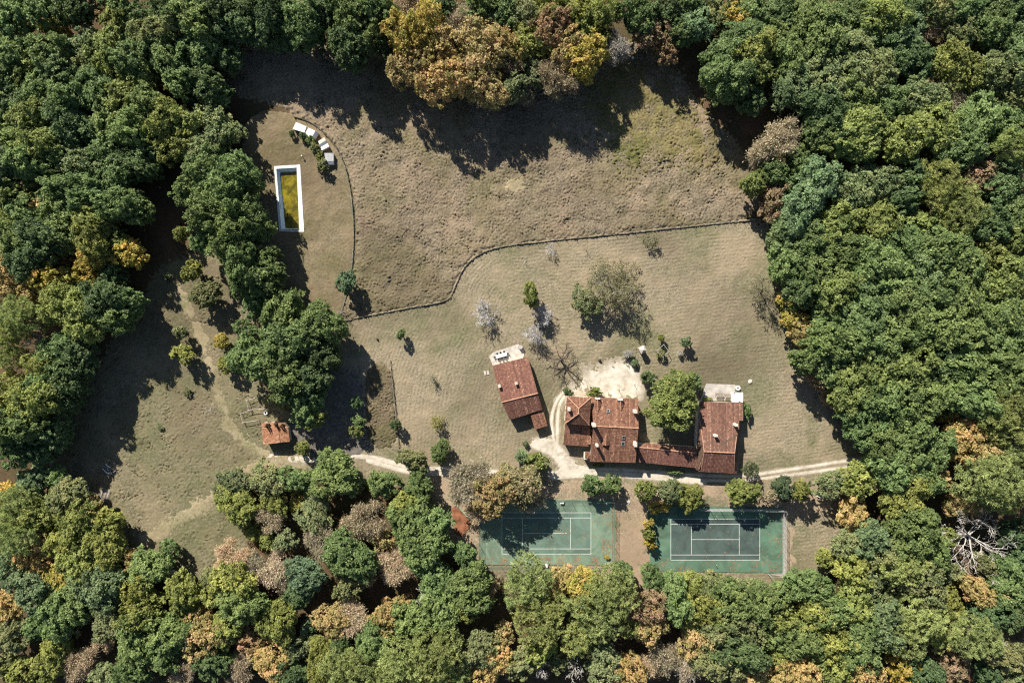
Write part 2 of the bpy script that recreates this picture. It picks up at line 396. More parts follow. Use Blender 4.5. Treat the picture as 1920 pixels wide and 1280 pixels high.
LAWN = smooth_poly([(632, 600), (700, 588), (843, 564), (850, 545), (875, 490), (925, 461), (1180, 435), (1430, 410), (1455, 470), (1470, 560), (1510, 650), (1540, 740), (1600, 820), (1660, 850), (1620, 890), (1575, 900), (1570, 1060), (1480, 1110), (1190, 1115), (1180, 1095), (890, 1080), (830, 1000), (800, 930), (740, 900), (650, 885), (560, 880), (540, 800), (600, 720), (640, 700)], 1)
MEADOW = smooth_poly([(634, 603), (650, 560), (668, 500), (670, 430), (662, 350), (642, 285), (602, 240), (540, 200), (420, 170), (420, 90), (600, 80), (760, 120), (1000, 130), (1130, 110), (1190, 70), (1260, 120), (1310, 200), (1410, 300), (1440, 410), (1180, 434), (925, 460), (873, 487), (846, 545), (838, 564), (700, 587)], 1)
POOLL = smooth_poly([(470, 215), (560, 220), (600, 240), (640, 285), (660, 350), (666, 430), (664, 500), (645, 570), (634, 604), (640, 690), (610, 690), (580, 600), (520, 500), (480, 420), (460, 300)], 1)
CLEAR = smooth_poly([(300, 500), (420, 470), (470, 560), (480, 660), (470, 720), (540, 770), (570, 850), (540, 870), (440, 890), (440, 960), (470, 1030), (400, 1090), (330, 1090), (310, 1030), (230, 1030), (190, 960), (130, 930), (60, 880), (80, 820), (170, 720), (230, 620), (290, 540)], 2)

DIRT = smooth_poly([(800, 890), (900, 900), (1060, 905), (1200, 900), (1330, 910), (1560, 900), (1560, 960), (1480, 975), (1490, 1060), (1475, 1090), (1440, 1085), (1470, 960), (1300, 935), (1225, 945), (1205, 1090), (1160, 1080), (1150, 940), (1020, 925), (900, 970), (895, 1075), (850, 1020), (830, 940)], 1)
# trodden tracks through the left clearing
def line_d(lines):
    ls = [(smooth_line(p, 3), w) for p, w in lines]
    return (lambda X, Y: np.max([w - seg_dist(X, Y, p, False) for p, w in ls], 0)), np.vstack([p for p, w in ls])
# limestone track, yard and drive
fn1, p1 = line_d([
    ([(505, 856), (560, 862), (640, 858)], 0.9),
    ([(600, 852), (690, 855), (722, 863), (760, 874), (800, 879), (850, 879), (900, 884), (1000, 886)], 0.62),
    ([(690, 863), (722, 872), (760, 883), (800, 888), (850, 888), (900, 892), (1000, 896)], 0.62),
    ([(1030, 886), (1110, 878), (1200, 882), (1300, 891), (1400, 893), (1450, 884), (1520, 874), (1580, 864), (1660, 857)], 0.44),
    ([(1030, 893), (1110, 887), (1200, 890), (1300, 900), (1400, 901), (1450, 894), (1520, 885), (1580, 876), (1660, 868)], 0.42),
    ([(1066, 735), (1050, 752), (1045, 780), (1045, 835)], 0.42),
    ([(1040, 893), (1110, 887), (1200, 891), (1320, 903)], 0.85),
    ([(1056, 735), (1042, 752), (1034, 780), (1034, 800), (1040, 835)], 0.42)])
YARD = smooth_poly([(1094, 705), (1108, 692), (1150, 676), (1185, 678), (1200, 700), (1208, 735), (1200, 752), (1150, 752), (1120, 742), (1085, 738), (1068, 745), (1060, 735), (1080, 722)], 2)
APRON = smooth_poly([(990, 830), (1005, 817), (1035, 818), (1052, 832), (1068, 850), (1085, 866), (1112, 874), (1116, 890), (1060, 898), (1030, 900), (1046, 880), (1042, 868), (1024, 852), (992, 840)], 1)
TRACK_D = lambda X, Y: np.max([fn1(X, Y) + .07 * wave_noise(X, Y, 1.6, 1) + .12 * wave_noise(X, Y, 5, 2), sdf(X, Y, YARD) + .6 + 1.0 * wave_noise(X, Y, 6, 3) + .8 * wave_noise(X, Y, 2.0, 4) + .7 * wave_noise(X, Y, .9, 7), sdf(X, Y, APRON) - .2 + .4 * wave_noise(X, Y, 4, 5) + .3 * wave_noise(X, Y, 1.2, 6)], 0)
fn2, p2 = line_d([([(338, 545), (360, 590), (392, 680), (410, 740), (432, 800), (470, 840), (500, 853)], .75), ([(275, 1012), (340, 972), (410, 925), (470, 880), (505, 862), (560, 858)], 1.25)])
DIRT_D = lambda X, Y: sdf(X, Y, DIRT) + 1.2 * wave_noise(X, Y, 6, 21) + .5 * wave_noise(X, Y, 1.7, 22)
PATH_D = lambda X, Y: fn2(X, Y) + .35 * wave_noise(X, Y, 2.0, 11) + .35 * wave_noise(X, Y, 7, 12)
MOWL = smooth_line([(765, 905), (768, 800), (785, 690), (842, 575), (872, 500), (925, 466), (1040, 452), (1180, 440), (1440, 413)], 3)
def mow_phase(X, Y):
    d = seg_dist(X, Y, MOWL, False)
    d = d + .08 * wave_noise(X, Y, 7, 31) + .04 * wave_noise(X, Y, 2.6, 32)
    wob = 0.5 * np.sin(X * 0.11 + 1.3 * np.sin(Y * 0.07)) + 0.6 * np.sin(Y * 0.17 + 0.8)
    return (d + wob * 0.5) * 2 * math.pi / 0.95
def mow_stripe(X, Y):
    a = fft_noise(X.shape, 0.26, 9, 0.6, seed=3)
    return np.clip(0.5 + 0.5 * np.sin(mow_phase(X, Y)) * np.clip(0.75 + 0.35 * a, 0, 1.2), 0, 1)
def r_lawn(X, Y, st, seed):
    amp = np.clip(0.6 + 0.55 * fft_noise(X.shape, st, 7, 0.9, seed=3), 0.0, 1.5)
    flat = np.clip((-np.max([TRACK_D(X, Y), DIRT_D(X, Y)], 0) - .3) / 1.5, 0, 1)
    return (0.031 * np.sin(mow_phase(X, Y)) * amp + 0.042 * fft_noise(X.shape, st, 0.75, 0.8, seed=seed) + 0.03 * fft_noise(X.shape, st, 6, 0.5, seed=seed + 1)) * flat
def r_meadow(X, Y, st, seed):
    a = fft_noise(X.shape, st, 0.95, 0.75, 0.5, 0.5, seed); b = fft_noise(X.shape, st, 1.05, 0.8, 0.5, -0.6, seed + 1); w = fft_noise(X.shape, st, 14, 0.5, seed=seed + 2)
    k = 1 / (1 + np.exp(-2.5 * w)); t = a * k + b * (1 - k)
    amp = np.clip(0.75 + 0.5 * fft_noise(X.shape, st, 9, 0.8, seed=seed + 3), 0.12, 1.7)
    return (0.27 * (np.sqrt(np.maximum(t + 1.2, 0)) - 0.9) * amp + 0.075 * fft_noise(X.shape, st, 0.75, 0.4, seed=seed + 4) + 0.08 * fft_noise(X.shape, st, 7, 0.5, seed=seed + 5))
def r_rough(X, Y, st, seed):
    flat = np.clip((-PATH_D(X, Y) - .2) / 1.2, .12, 1)
    return flat * np.clip(.8 + .5 * fft_noise(X.shape, st, 8, .8, seed=seed + 7), .15, 1.6) * (0.075 * fft_noise(X.shape, st, 1.0, 0.85, 0.7, 0.9, seed) + 0.06 * fft_noise(X.shape, st, 0.75, 0.4, seed=seed + 1) + 0.05 * fft_noise(X.shape, st, 8, 0.5, seed=seed + 2))
def r_short(X, Y, st, seed):
    return 0.035 * fft_noise(X.shape, st, 0.9, 0.5, seed=seed) + 0.03 * fft_noise(X.shape, st, 5, 0.5, seed=seed + 2)

pool_hole = lambda X, Y: sdf(X, Y, pc + (POOL_C - pc) * 0.97)
sheet('lawn', lambda X, Y: sdf(X, Y, LAWN), bb(LAWN), 0.26, M['lawn'], r_lawn, 0.06, 1.0, seed=11, stripe=mow_stripe)
sheet('meadow', lambda X, Y: sdf(X, Y, MEADOW), bb(MEADOW), 0.28, M['meadow'], r_meadow, 0.25, 0.8, 0.25, seed=21)
GREEN = smooth_poly([(1090, 150), (1180, 100), (1230, 110), (1290, 190), (1350, 270), (1330, 330), (1240, 300), (1170, 330), (1120, 250)], 3)
def r_green(X, Y, st, seed): return r_meadow(X, Y, st, seed) + 0.05
sheet('meadow_green', lambda X, Y: np.minimum(sdf(X, Y, GREEN), sdf(X, Y, MEADOW) - 1) + 2.5 * fft_noise(X.shape, 0.3, 3.0, 0.8, seed=99), bb(GREEN, 6), 0.3, M['meadow_green'], r_green, 0.34, 1.0, 0.25, seed=31)
sheet('pool_lawn', lambda X, Y: np.minimum(sdf(X, Y, POOLL), -pool_hole(X, Y) * 4), bb(POOLL), 0.3, M['pool_lawn'], r_short, 0.07, 0.5, seed=41)
sheet('clearing', lambda X, Y: sdf(X, Y, CLEAR), bb(CLEAR), 0.3, M['clearing'], r_rough, 0.07, 1.2, seed=51)
PLOT = smooth_poly([(686, 682), (733, 677), (742, 760), (748, 838), (690, 842), (684, 760)], 1)
sheet('rough_plot', lambda X, Y: sdf(X, Y, PLOT), bb(PLOT), 0.25, M['plot'], r_meadow, 0.3, 0.5, 0.4, seed=61)
YARD0 = smooth_poly([(560, 760), (600, 720), (650, 690), (680, 720), (690, 800), (690, 850), (600, 870), (540, 830)], 2)
sheet('gravel_yard', lambda X, Y: sdf(X, Y, YARD0), bb(YARD0), 0.4, M['gravel_dark'], lambda X, Y, a, e: 0.3 * r_short(X, Y, a, e), 0.03, 1.5, 0.05, seed=71, z0=0.09)
sheet('dry_ground', DIRT_D, bb(DIRT), 0.3, M['dirt'], lambda X, Y, a, e: 0.25 * r_short(X, Y, a, e), 0.03, 0.0, 0.04, seed=81, z0=0.05)
PATCH = smooth_poly([(945, 335), (985, 332), (990, 366), (942, 368)], 2)
sheet('bare_patch', lambda X, Y: sdf(X, Y, PATCH), bb(PATCH), 0.3, M['path'], r_short, 0.52, 0.9, 0.3, seed=91)
sheet('grass_path', PATH_D, bb(p2), 0.25, M['path'], lambda X, Y, a, e: 0.35 * r_short(X, Y, a, e), 0.04, 0.0, 0.06, seed=101, z0=0.085)
sheet('track', TRACK_D, bb(np.vstack([p1, YARD, APRON])), 0.2, M['track'], lambda X, Y, a, e: 0.005 * fft_noise(X.shape, a, 1.0, 0.6, seed=e), 0.03, 0.0, 0.06, seed=111, z0=0.075, stripe=lambda X, Y: np.clip(np.max([fn1(X, Y) / .4 + .15, (sdf(X, Y, YARD) + .8) / 3.2, sdf(X, Y, APRON) / 1.3], 0), 0, 1))
CLAY = PX([(846, 952), (857, 946), (884, 976), (881, 987), (866, 1006), (852, 998)])
cs = MB(); cs.prism(CLAY, -0.1, 0.22); cs.build('clay_surface', M['clay'], None, 'structure')
kb = MB(); a, b = P(857, 946), P(884, 976); kb.tube([(a[0], a[1], 0.2), (b[0], b[1], 0.2)], 0.28, 6); kb.build('kerb', M['kerb'], None, 'structure')
pm = MB(); pm.prism(PX([(917, 668), (925, 660), (972, 645), (984, 655), (982, 668), (978, 676), (926, 690)])[::-1], -0.1, 0.2); pm.build('patio', M['patio'], None, 'structure')
tm = MB(); tm.prism(PX([(1324, 719), (1378, 721), (1376, 750), (1312, 752)])[::-1], -0.1, 0.2); tm.build('terrace', M['slab'], None, 'structure')

# ------------------------------------------------------------------ buildings
def roof_plane(part_of, poly, mat, eave=None, period=0.34, rows=0.42, name='roof', seed=0, deck=0.14, ht=0.032):
    """one roof slope: timber deck (part) carrying a mesh of half-round tiles (sub-part). poly: 3-D points; the tiles run up the slope."""
    r = np.random.default_rng(seed)
    p = np.array(poly, float); o = p.mean(0)
    _, _, vt = np.linalg.svd(p - o); n = vt[2] * (1 if vt[2][2] > 0 else -1)
    t = np.array([0, 0, 1.0]) - n * n[2]; t = t / np.linalg.norm(t) if np.linalg.norm(t) > 1e-3 else np.array([0, 1.0, 0])
    s = np.cross(t, n)
    q = np.stack([(p - o) @ s, (p - o) @ t], 1)
    dk = MB(); m = len(p)
    ctr = p.mean(0)
    low = p + (ctr - p) * 0.01 - n * deck; top = p + (ctr - p) * 0.01 - n * 0.02
    ar = 0
    for i in range(m): ar += (q[i][0] * q[(i + 1) % m][1] - q[(i + 1) % m][0] * q[i][1])
    F = [tuple(range(m)), tuple(range(m, 2 * m))[::-1]] + [(i, m + i, m + (i + 1) % m, (i + 1) % m) for i in range(m)]
    if ar < 0: F = [f[::-1] for f in F]
    dk.add(np.vstack([top, low]), F)
    part = dk.build(name, M['deck'], part_of)
    ss = np.arange(q[:, 0].min() + 1e-3, q[:, 0].max() - 1e-3, period / 4)
    tmn = np.full(len(ss), 1e9); tmx = np.full(len(ss), -1e9)
    for i in range(m):
        a, b = q[i], q[(i + 1) % m]
        lo, hi = min(a[0], b[0]), max(a[0], b[0])
        if hi - lo < 1e-6: continue
        k = (ss >= lo) & (ss <= hi); tt = a[1] + (ss - a[0]) / (b[0] - a[0]) * (b[1] - a[1])
        tmn[k] = np.minimum(tmn[k], tt[k]); tmx[k] = np.maximum(tmx[k], tt[k])
    ts = np.arange(q[:, 1].min(), q[:, 1].max() + rows, rows)
    tl = np.stack([ts, ts + rows * 0.97], 1).ravel(); lift = np.tile([0.02, 0.0], len(ts))
    T = np.clip(tl[:, None], tmn[None], tmx[None])
    jit = r.normal(0, 0.005, T.shape)
    prof = ht * np.abs(np.cos(np.arange(len(ss)) * math.pi / 4))[None] + lift[:, None] + jit
    sag = 0.03 * np.sin(ss * 0.9 + seed)[None] + 0.02
    V = o + ss[None, :, None] * s + T[..., None] * t + (prof + sag)[..., None] * n
    ny, nx = T.shape; idx = np.arange(ny * nx).reshape(ny, nx)
    F = np.stack([idx[:-1, :-1], idx[:-1, 1:], idx[1:, 1:], idx[1:, :-1]], -1)
    dt = (T[1:, :-1] - T[:-1, :-1]) + (T[1:, 1:] - T[:-1, 1:])
    row = np.arange(ny - 1)[:, None] // 2 + np.zeros((1, nx - 1), int); col = (np.arange(nx - 1)[None] + 2) // 4 + np.zeros((ny - 1, 1), int)
    tint_t = np.clip(r.normal(0.42, 0.15, (len(ts) + 1, nx // 4 + 3)) + r.normal(0, 0.10, (1, nx // 4 + 3)), 0, 1)
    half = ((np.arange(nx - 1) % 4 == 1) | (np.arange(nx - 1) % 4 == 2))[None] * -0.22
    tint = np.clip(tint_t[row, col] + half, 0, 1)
    keep = dt > 0.02
    off = np.array(part_of['_loc'])
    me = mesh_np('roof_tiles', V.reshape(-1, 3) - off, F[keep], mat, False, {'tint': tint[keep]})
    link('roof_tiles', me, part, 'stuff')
    return part

def ridge(part_of, a, b, mat=None, w=0.16):
    a = Vector(a); b = Vector(b); n = max(2, int((b - a).length / 0.45)); mb = MB()
    for i in range(n):
        p = a + (b - a) * (i / n); q = a + (b - a) * ((i + 1.06) / n)
        mb.tube([p + Vector((0, 0, 0.03)), q + Vector((0, 0, 0.06))], [w * 1.06, w * 0.92], 6)
    return mb.build('ridge_tiles', mat or M['ridge'], part_of)

def chimney(part_of, px, py, zroof, ztop, sx=0.6, sy=0.75, rz=0.0, mat=None):
    x, y, _ = P(px, py, ztop); mb = MB(); mb.box((x, y, zroof - 0.6), (sx, sy, ztop - zroof + 0.6), rz)
    ch = mb.build('chimney', mat or M['white'], part_of)
    c = MB(); c.box((x, y, ztop + 0.002), (sx + 0.16, sy + 0.16, 0.09), rz)
    for u in (-0.15, 0.15): c.box((x + u * math.cos(rz), y + u * math.sin(rz), ztop + 0.092), (0.13, 0.3, 0.16), rz)
    c.box((x, y, ztop + 0.252), (sx + 0.05, sy + 0.05, 0.06), rz)
    sub('chimney_cap', c, M['pale_stone'], ch, part_of)
    return ch

def walls(part_of, pts, ztops, mat=None, inset=0.35, z0=-0.3, name='wall'):
    p = np.array([q[:2] for q in pts]); c = p.mean(0)
    d = p - c; p = c + d * (1 - inset / np.maximum(np.hypot(*d.T)[:, None], 1))
    a = sum(p[i][0] * p[(i + 1) % len(p)][1] - p[(i + 1) % len(p)][0] * p[i][1] for i in range(len(p)))
    zt = list(ztops)
    if a < 0: p = p[::-1]; zt = zt[::-1]
    mb = MB(); mb.prism(p, z0, zt)
    return mb.build(name, mat or M['wall'], part_of), p

def opening(part_of, a, b, u, z, w, h, kind='window'):
    """a window or door standing in the wall face from a to b (outside on the right of a->b), u: metres along it"""
    a = Vector((*a, 0)); b = Vector((*b, 0)); d = (b - a).normalized(); n = Vector((d.y, -d.x, 0))
    c = a + d * u; rz = math.atan2(d.y, d.x)
    mb = MB(); mb.box((c.x + n.x * 0.03, c.y + n.y * 0.03, z), (w, 0.1, h), rz)
    fr = mb.build(kind, M['white'] if kind == 'window' else M['shutter'], part_of)
    if kind == 'window':
        g = MB(); g.box((c.x + n.x * 0.06, c.y + n.y * 0.06, z + 0.08), (w - 0.16, 0.08, h - 0.16), rz); sub('pane', g, M['glass'], fr, part_of)
        for sgn in (-1, 1):
            k = c + d * sgn * (w * 0.75); s2 = MB(); s2.box((k.x + n.x * 0.04, k.y + n.y * 0.04, z), (w * 0.48, 0.05, h), rz); sub('shutter', s2, M['shutter'], fr, part_of)
    else:
        g = MB(); k = c + d * (w * 0.36); g.box((k.x + n.x * 0.1, k.y + n.y * 0.1, z + 1.0), (0.05, 0.06, 0.14), rz); sub('handle', g, M['metal'], fr, part_of)

def wall_openings(part_of, p, spec):
    for i, u, z, w, h, k in spec:
        opening(part_of, p[i], p[(i + 1) % len(p)], u, z, w, h, k)

def G(px, py, h): return P(px, py, h)

# --- cottage, west of the drive
ct = base('cottage', 'small cottage with two stub chimneys, long red tiled slope and porch beside the drive', 'house', (968, 725))
NWc, NEc = G(923, 685, 2.3), G(990, 669, 2.3); RE, RW = G(1008.5, 737, 4.8), G(941, 754, 4.8); SE, SW_ = G(1017.5, 767, 3.2), G(955.5, 787, 3.2)
roof_plane(ct, [NWc, NEc, RE, RW], M['tiles_red'], seed=1)
roof_plane(ct, [RW, RE, SE, SW_], M['tiles_red'], seed=2)
ridge(ct, RW, RE)
_, wp = walls(ct, [NWc, NEc, RE, SE, SW_, RW], [2.15, 2.15, 4.55, 3.02, 3.02, 4.55], inset=0.3)
PA, PB, PC_, PD = G(995, 779, 2.7), G(1018, 767.5, 2.75), G(1027, 797.5, 2.2), G(1002.5, 805, 2.2)
roof_plane(ct, [PA, PB, PC_, PD], M['tiles'], seed=3, name='porch_roof')
walls(ct, [PA, PB, PC_, PD], [2.5, 2.5, 2.05, 2.05], inset=0.35, name='porch_wall')
chimney(ct, 936.5, 723.5, 3.6, 4.75, 0.55, 0.75, 0.25); chimney(ct, 968, 718.5, 3.6, 4.8, 0.6, 0.6, 0.25, M['pale_stone'])
wall_openings(ct, wp, [(0, 2.0, 0.9, 0.9, 1.0, 'window'), (0, 5.0, 0.0, 1.0, 2.05, 'door')] if len(wp) == 6 else [])

# --- main house
mh = base('main_house', 'large tiled farmhouse with a hipped corner tower, dormers and many white chimneys', 'house', (1130, 800))
TA, TB, TCc, TD = G(1062.8, 742.5, 5.9), G(1108.7, 744.8, 5.9), G(1104.6, 796.8, 5.9), G(1059.3, 793.8, 5.9)
A1, A2 = G(1085, 765.5, 7.8), G(1085.3, 775, 7.8)
roof_plane(mh, [TA, TB, A1], M['tiles'], seed=11); roof_plane(mh, [TB, TCc, A2, A1], M['tiles'], seed=12)
roof_plane(mh, [TCc, TD, A2], M['tiles'], seed=13); roof_plane(mh, [TD, TA, A1, A2], M['tiles'], seed=14)
for a, b in ((TA, A1), (TB, A1), (TCc, A2), (TD, A2), (A1, A2)): ridge(mh, a, b, None, 0.13)
_, tw = walls(mh, [TA, TB, TCc, TD], [5.75] * 4, inset=0.35, name='tower_wall')
SA, SB, SD, SC_ = G(1059.5, 792, 4.1), G(1107, 795, 4.1), G(1056, 833.2, 2.9), G(1106.5, 836.8, 2.9)
roof_plane(mh, [SA, SB, SC_, SD], M['tiles'], seed=15)
walls(mh, [SA, SB, SC_, SD], [3.9, 3.9, 2.7, 2.7], inset=0.35, name='wing_wall')
# main block: north slope (with the valley beside the tower), ridge, south slope
N1, N2, N3 = G(1109, 744, 4.0), G(1197, 748, 4.0), G(1197.5, 802.6, 6.1)
N4 = G(1112.5, 798.5, 6.1)
roof_plane(mh, [N1, N2, N3, N4], M['tiles'], seed=16)
S1, S2 = G(1105.5, 864.8, 3.8), G(1192.3, 867, 3.8)
roof_plane(mh, [N4, N3, S2, S1], M['tiles'], seed=17)
ridge(mh, N4, N3)
_, mw = walls(mh, [N1, N2, N3, S2, S1, N4], [3.8, 3.8, 5.85, 3.6, 3.6, 5.85], inset=0.4)
pb = G(1099, 853, 2.6)
po = MB(); po.box((pb[0], pb[1] - 0.2, -0.2), (1.0, 1.9, 2.7)); po.build('lean_to', M['wall'], mh)
roof_plane(mh, [G(1097, 846, 2.95), G(1106, 846.5, 3.1), G(1106, 859, 2.8), G(1097, 858.5, 2.7)], M['tiles'], seed=18, name='lean_to_roof')
def dormer(part_of, xc, y_front, y_back, zr, w, zf, north=True, seed=0):
    """gabled dormer: ridge level from its front back into the slope; zf: height of the slope at its front"""
    f = G(xc, y_front, zr); b = G(xc + 0.8, y_back, zr + 0.02)
    hw = w / 2; ze = zr - hw * 0.62; sg = -1 if north else 1
    ye = f[1] + (b[1] - f[1]) * (ze - zf) / (zr - zf); yf = f[1] + sg * 0.2
    L0 = (f[0] - hw, f[1], ze); R0_ = (f[0] + hw, f[1], ze); i = 0.15
    d = MB()
    d.prism([(f[0] - hw + i, min(yf, ye)), (f[0] + hw - i, min(yf, ye)), (f[0] + hw - i, max(yf, ye)), (f[0] - hw + i, max(yf, ye))], zf - 0.6, ze - 0.06)
    d.add([(f[0] - hw + i, yf, ze - .06), (f[0] + hw - i, yf, ze - .06), (f[0], yf, zr - 0.2)], [(0, 1, 2)])
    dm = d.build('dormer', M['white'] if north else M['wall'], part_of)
    w_ = MB(); w_.box((f[0], yf - sg * 0.03, zf + 0.1), (hw * 0.9, 0.08, max(.3, ze - zf - .25))); sub('window', w_, M['glass'], dm, part_of)
    for q in ([L0, f, b, (L0[0], ye, ze)], [R0_, f, b, (R0_[0], ye, ze)]):
        roof_plane(part_of, q, M['tiles'], seed=seed, name='dormer_roof', deck=0.08); seed += 1
    ridge(part_of, f, b, None, 0.08)
dormer(mh, 1120.5, 747, 770, 5.3, 1.65, 4.1, True, 21)
dormer(mh, 1163.5, 749, 769, 5.3, 1.65, 4.1, True, 23)
dormer(mh, 1135.8, 835, 812, 5.75, 1.7, 4.85, False, 25)
dormer(mh, 1106.5, 833, 818, 5.0, 1.5, 4.0, False, 27)
for a in ((1067.2, 767, 6.4, 7.9, .6, .8), (1114.2, 797, 6.2, 8.6, .75, .75), (1119.7, 835, 4.7, 7.0, .55, .6), (1191.6, 771.5, 5.0, 7.0, .7, .8), (1192, 833, 4.8, 7.4, .6, 1.1)): chimney(mh, *a)
g = P(1121.5, 747.5, 6.1); gable_slab = MB(); gable_slab.box((g[0], g[1], 4.0), (1.15, 0.3, 1.5)); gable_slab.build('chimney', M['white'], mh)  # added white slab standing for the first north dormer's bright gable front, no flue
g = P(1164, 749.5, 6.1); gable_slab = MB(); gable_slab.box((g[0], g[1], 4.0), (1.2, 0.4, 1.55)); gable_slab.build('chimney', M['white'], mh)  # same added slab for the second north dormer's gable front, not a chimney stack
def skylight(part_of, px, py, z, tilt, w=0.6, h=0.8):
    x, y, _ = P(px, py, z); mb = MB(); V = []
    for dz in (0.06, 0.17):
        for sx, sy in ((-1, -1), (1, -1), (1, 1), (-1, 1)): V.append((x + sx * w / 2, y + sy * h / 2, z + dz + sy * h / 2 * tilt))
    mb.add(V, [(3, 2, 1, 0), (4, 5, 6, 7), (0, 1, 5, 4), (1, 2, 6, 5), (2, 3, 7, 6), (3, 0, 4, 7)])
    fr = mb.build('skylight', M['metal'], part_of)
    g_ = MB(); k = 0.78; g_.add([(x + sx * w / 2 * k, y + sy * h / 2 * k, z + 0.18 + sy * h / 2 * k * tilt) for sx, sy in ((-1, -1), (1, -1), (1, 1), (-1, 1))], [(0, 1, 2, 3)])
    sub('pane', g_, M['glass'], fr, part_of)
skylight(mh, 1140.3, 770, 5.1, -0.29, 0.75, 0.8); skylight(mh, 1169, 819.8, 5.6, 0.3, 0.8, 0.9); skylight(mh, 1168, 831.3, 5.1, 0.3, 0.9, 1.15)
wall_openings(mh, mw, [(1, 4, 0.9, 1.0, 1.3, 'window')])
wall_openings(mh, tw, [(0, 2.5, 3.4, 0.9, 1.3, 'window'), (0, 3.6, 0.9, 0.9, 1.4, 'window'), (3, 3.0, 3.4, 0.9, 1.3, 'window'), (3, 3.0, 0.9, 0.9, 1.4, 'window')])

# --- link building
lk = base('link_building', 'low tiled range joining the farmhouse and the barn house along the track', 'house', (1250, 852))
l1, l2, l3 = G(1210.4, 829.8, 3.2), G(1306, 838.7, 3.2), G(1306, 849.2, 3.8); l4 = G(1195.6, 838, 3.8); l5 = G(1192, 865.5, 2.7); l6 = G(1306, 876.8, 2.7)
roof_plane(lk, [l1, l2, l3, l4], M['tiles'], seed=31); roof_plane(lk, [l4, l3, l6, l5], M['tiles_red'], seed=32); ridge(lk, l4, l3)
walls(lk, [G(1196, 831, 3.2), l2, l3, l6, l5, l4], [3.0, 3.0, 3.6, 2.5, 2.5, 3.6], inset=0.3)

# --- barn house on the east
bh = base('barn_house', 'long brown tiled barn house at the east end of the farm range', 'house', (1345, 820))
e1, e2 = G(1311.4, 752.7, 3.0), G(1393.7, 754.9, 3.0); e3, e4 = G(1393.7, 788.5, 4.0), G(1385.8, 788.3, 4.0)
e5 = G(1385.6, 807, 4.55); rr, rl = G(1377.4, 848.8, 5.9), G(1320.3, 846.2, 5.9)
h5 = G(1381, 818, 5.1); wl0 = G(1313, 790, 4.25)
roof_plane(bh, [e1, e2, e3, e4, e5, h5, rr, rl, wl0], M['tiles_brown'], seed=41)
f1, f2 = G(1308.6, 883.3, 3.5), G(1382.6, 887.7, 3.5); gl, gr = G(1315.0, 878.5, 3.8), G(1376.5, 880.5, 3.8)
roof_plane(bh, [rl, rr, gr, f2, f1, gl], M['tiles_red'], seed=42)
w1, w2 = G(1306.5, 838, 3.5), G(1304.8, 882.0, 3.1)
roof_plane(bh, [wl0, rl, gl, w2, w1], M['tiles_brown'], seed=43)
x1, x2 = G(1385.2, 812, 3.6), G(1383.0, 882, 3.2)
roof_plane(bh, [e5, x1, x2, gr, rr, h5], M['tiles'], seed=44)
ridge(bh, rl, rr); ridge(bh, rl, gl, None, 0.1); ridge(bh, rr, gr, None, 0.1); ridge(bh, wl0, rl, None, 0.1); ridge(bh, h5, rr, None, 0.1)
_, bw = walls(bh, [G(1309.5, 753, 2.8), G(1392.5, 755.2, 2.8), G(1392.3, 787.5, 3.7), e4, G(1384.6, 880, 3.0), f2, f1, w1], [2.75, 2.75, 3.6, 3.7, 2.9, 2.85, 2.85, 3.1], inset=0.12)
chimney(bh, 1380.6, 796.5, 4.2, 6.2, .6, .6); chimney(bh, 1342.5, 816.5, 5.2, 6.4, .75, .5)

# --- white lean-to outbuilding by the barn house
ob = base('white_annexe', 'flat white roofed annexe standing against the barn house gable', 'outbuilding', (1382.5, 746))
q = [P(1373.5, 737, 2.3), P(1391.5, 736.7, 2.3), P(1391.8, 753, 2.3), P(1373.5, 752.5, 2.3)]
walls(ob, q, [2.3] * 4, M['white'], 0.1)
rb = MB(); rb.prism([P(a, b, 2.4)[:2] for a, b in ((1372, 735.4), (1393.2, 735.2), (1393.2, 753.8), (1372, 753.4))][::-1], 2.302, 2.44); rb.build('roof', M['white'], ob)
for a, b, w in ((1377, 736.6, .5), (1387.5, 737.2, .8), (1386.8, 753, .4)):
    x, y, _ = P(a, b, 2.44); v = MB(); v.box((x, y, 2.441), (w, 0.14, 0.05)); v.build('vent', M['dark'], ob)

# --- small shed
sd = base('tiled_shed', 'small orange tiled shed with red creeper on its upper edge beside the oaks', 'shed', (516, 812))
a1, a2, a3 = G(490, 792.5, 2.8), G(532, 791.5, 2.75), G(540.3, 801, 2.6); a4, a5 = G(543.2, 827.5, 2.6), G(494, 833, 2.8); ra, rb_ = G(520.3, 791.8, 3.3), G(525.8, 829.3, 3.3)
roof_plane(sd, [a1, ra, rb_, a5], M['tiles_orange'], seed=51, period=0.30); roof_plane(sd, [ra, a2, a3, a4, rb_], M['tiles_orange'], seed=52, period=0.30); ridge(sd, ra, rb_, M['deck'], 0.08)
walls(sd, [a1, a2, a3, a4, a5], [2.6, 2.55, 2.4, 2.4, 2.6], M['pale_stone'], 0.25)

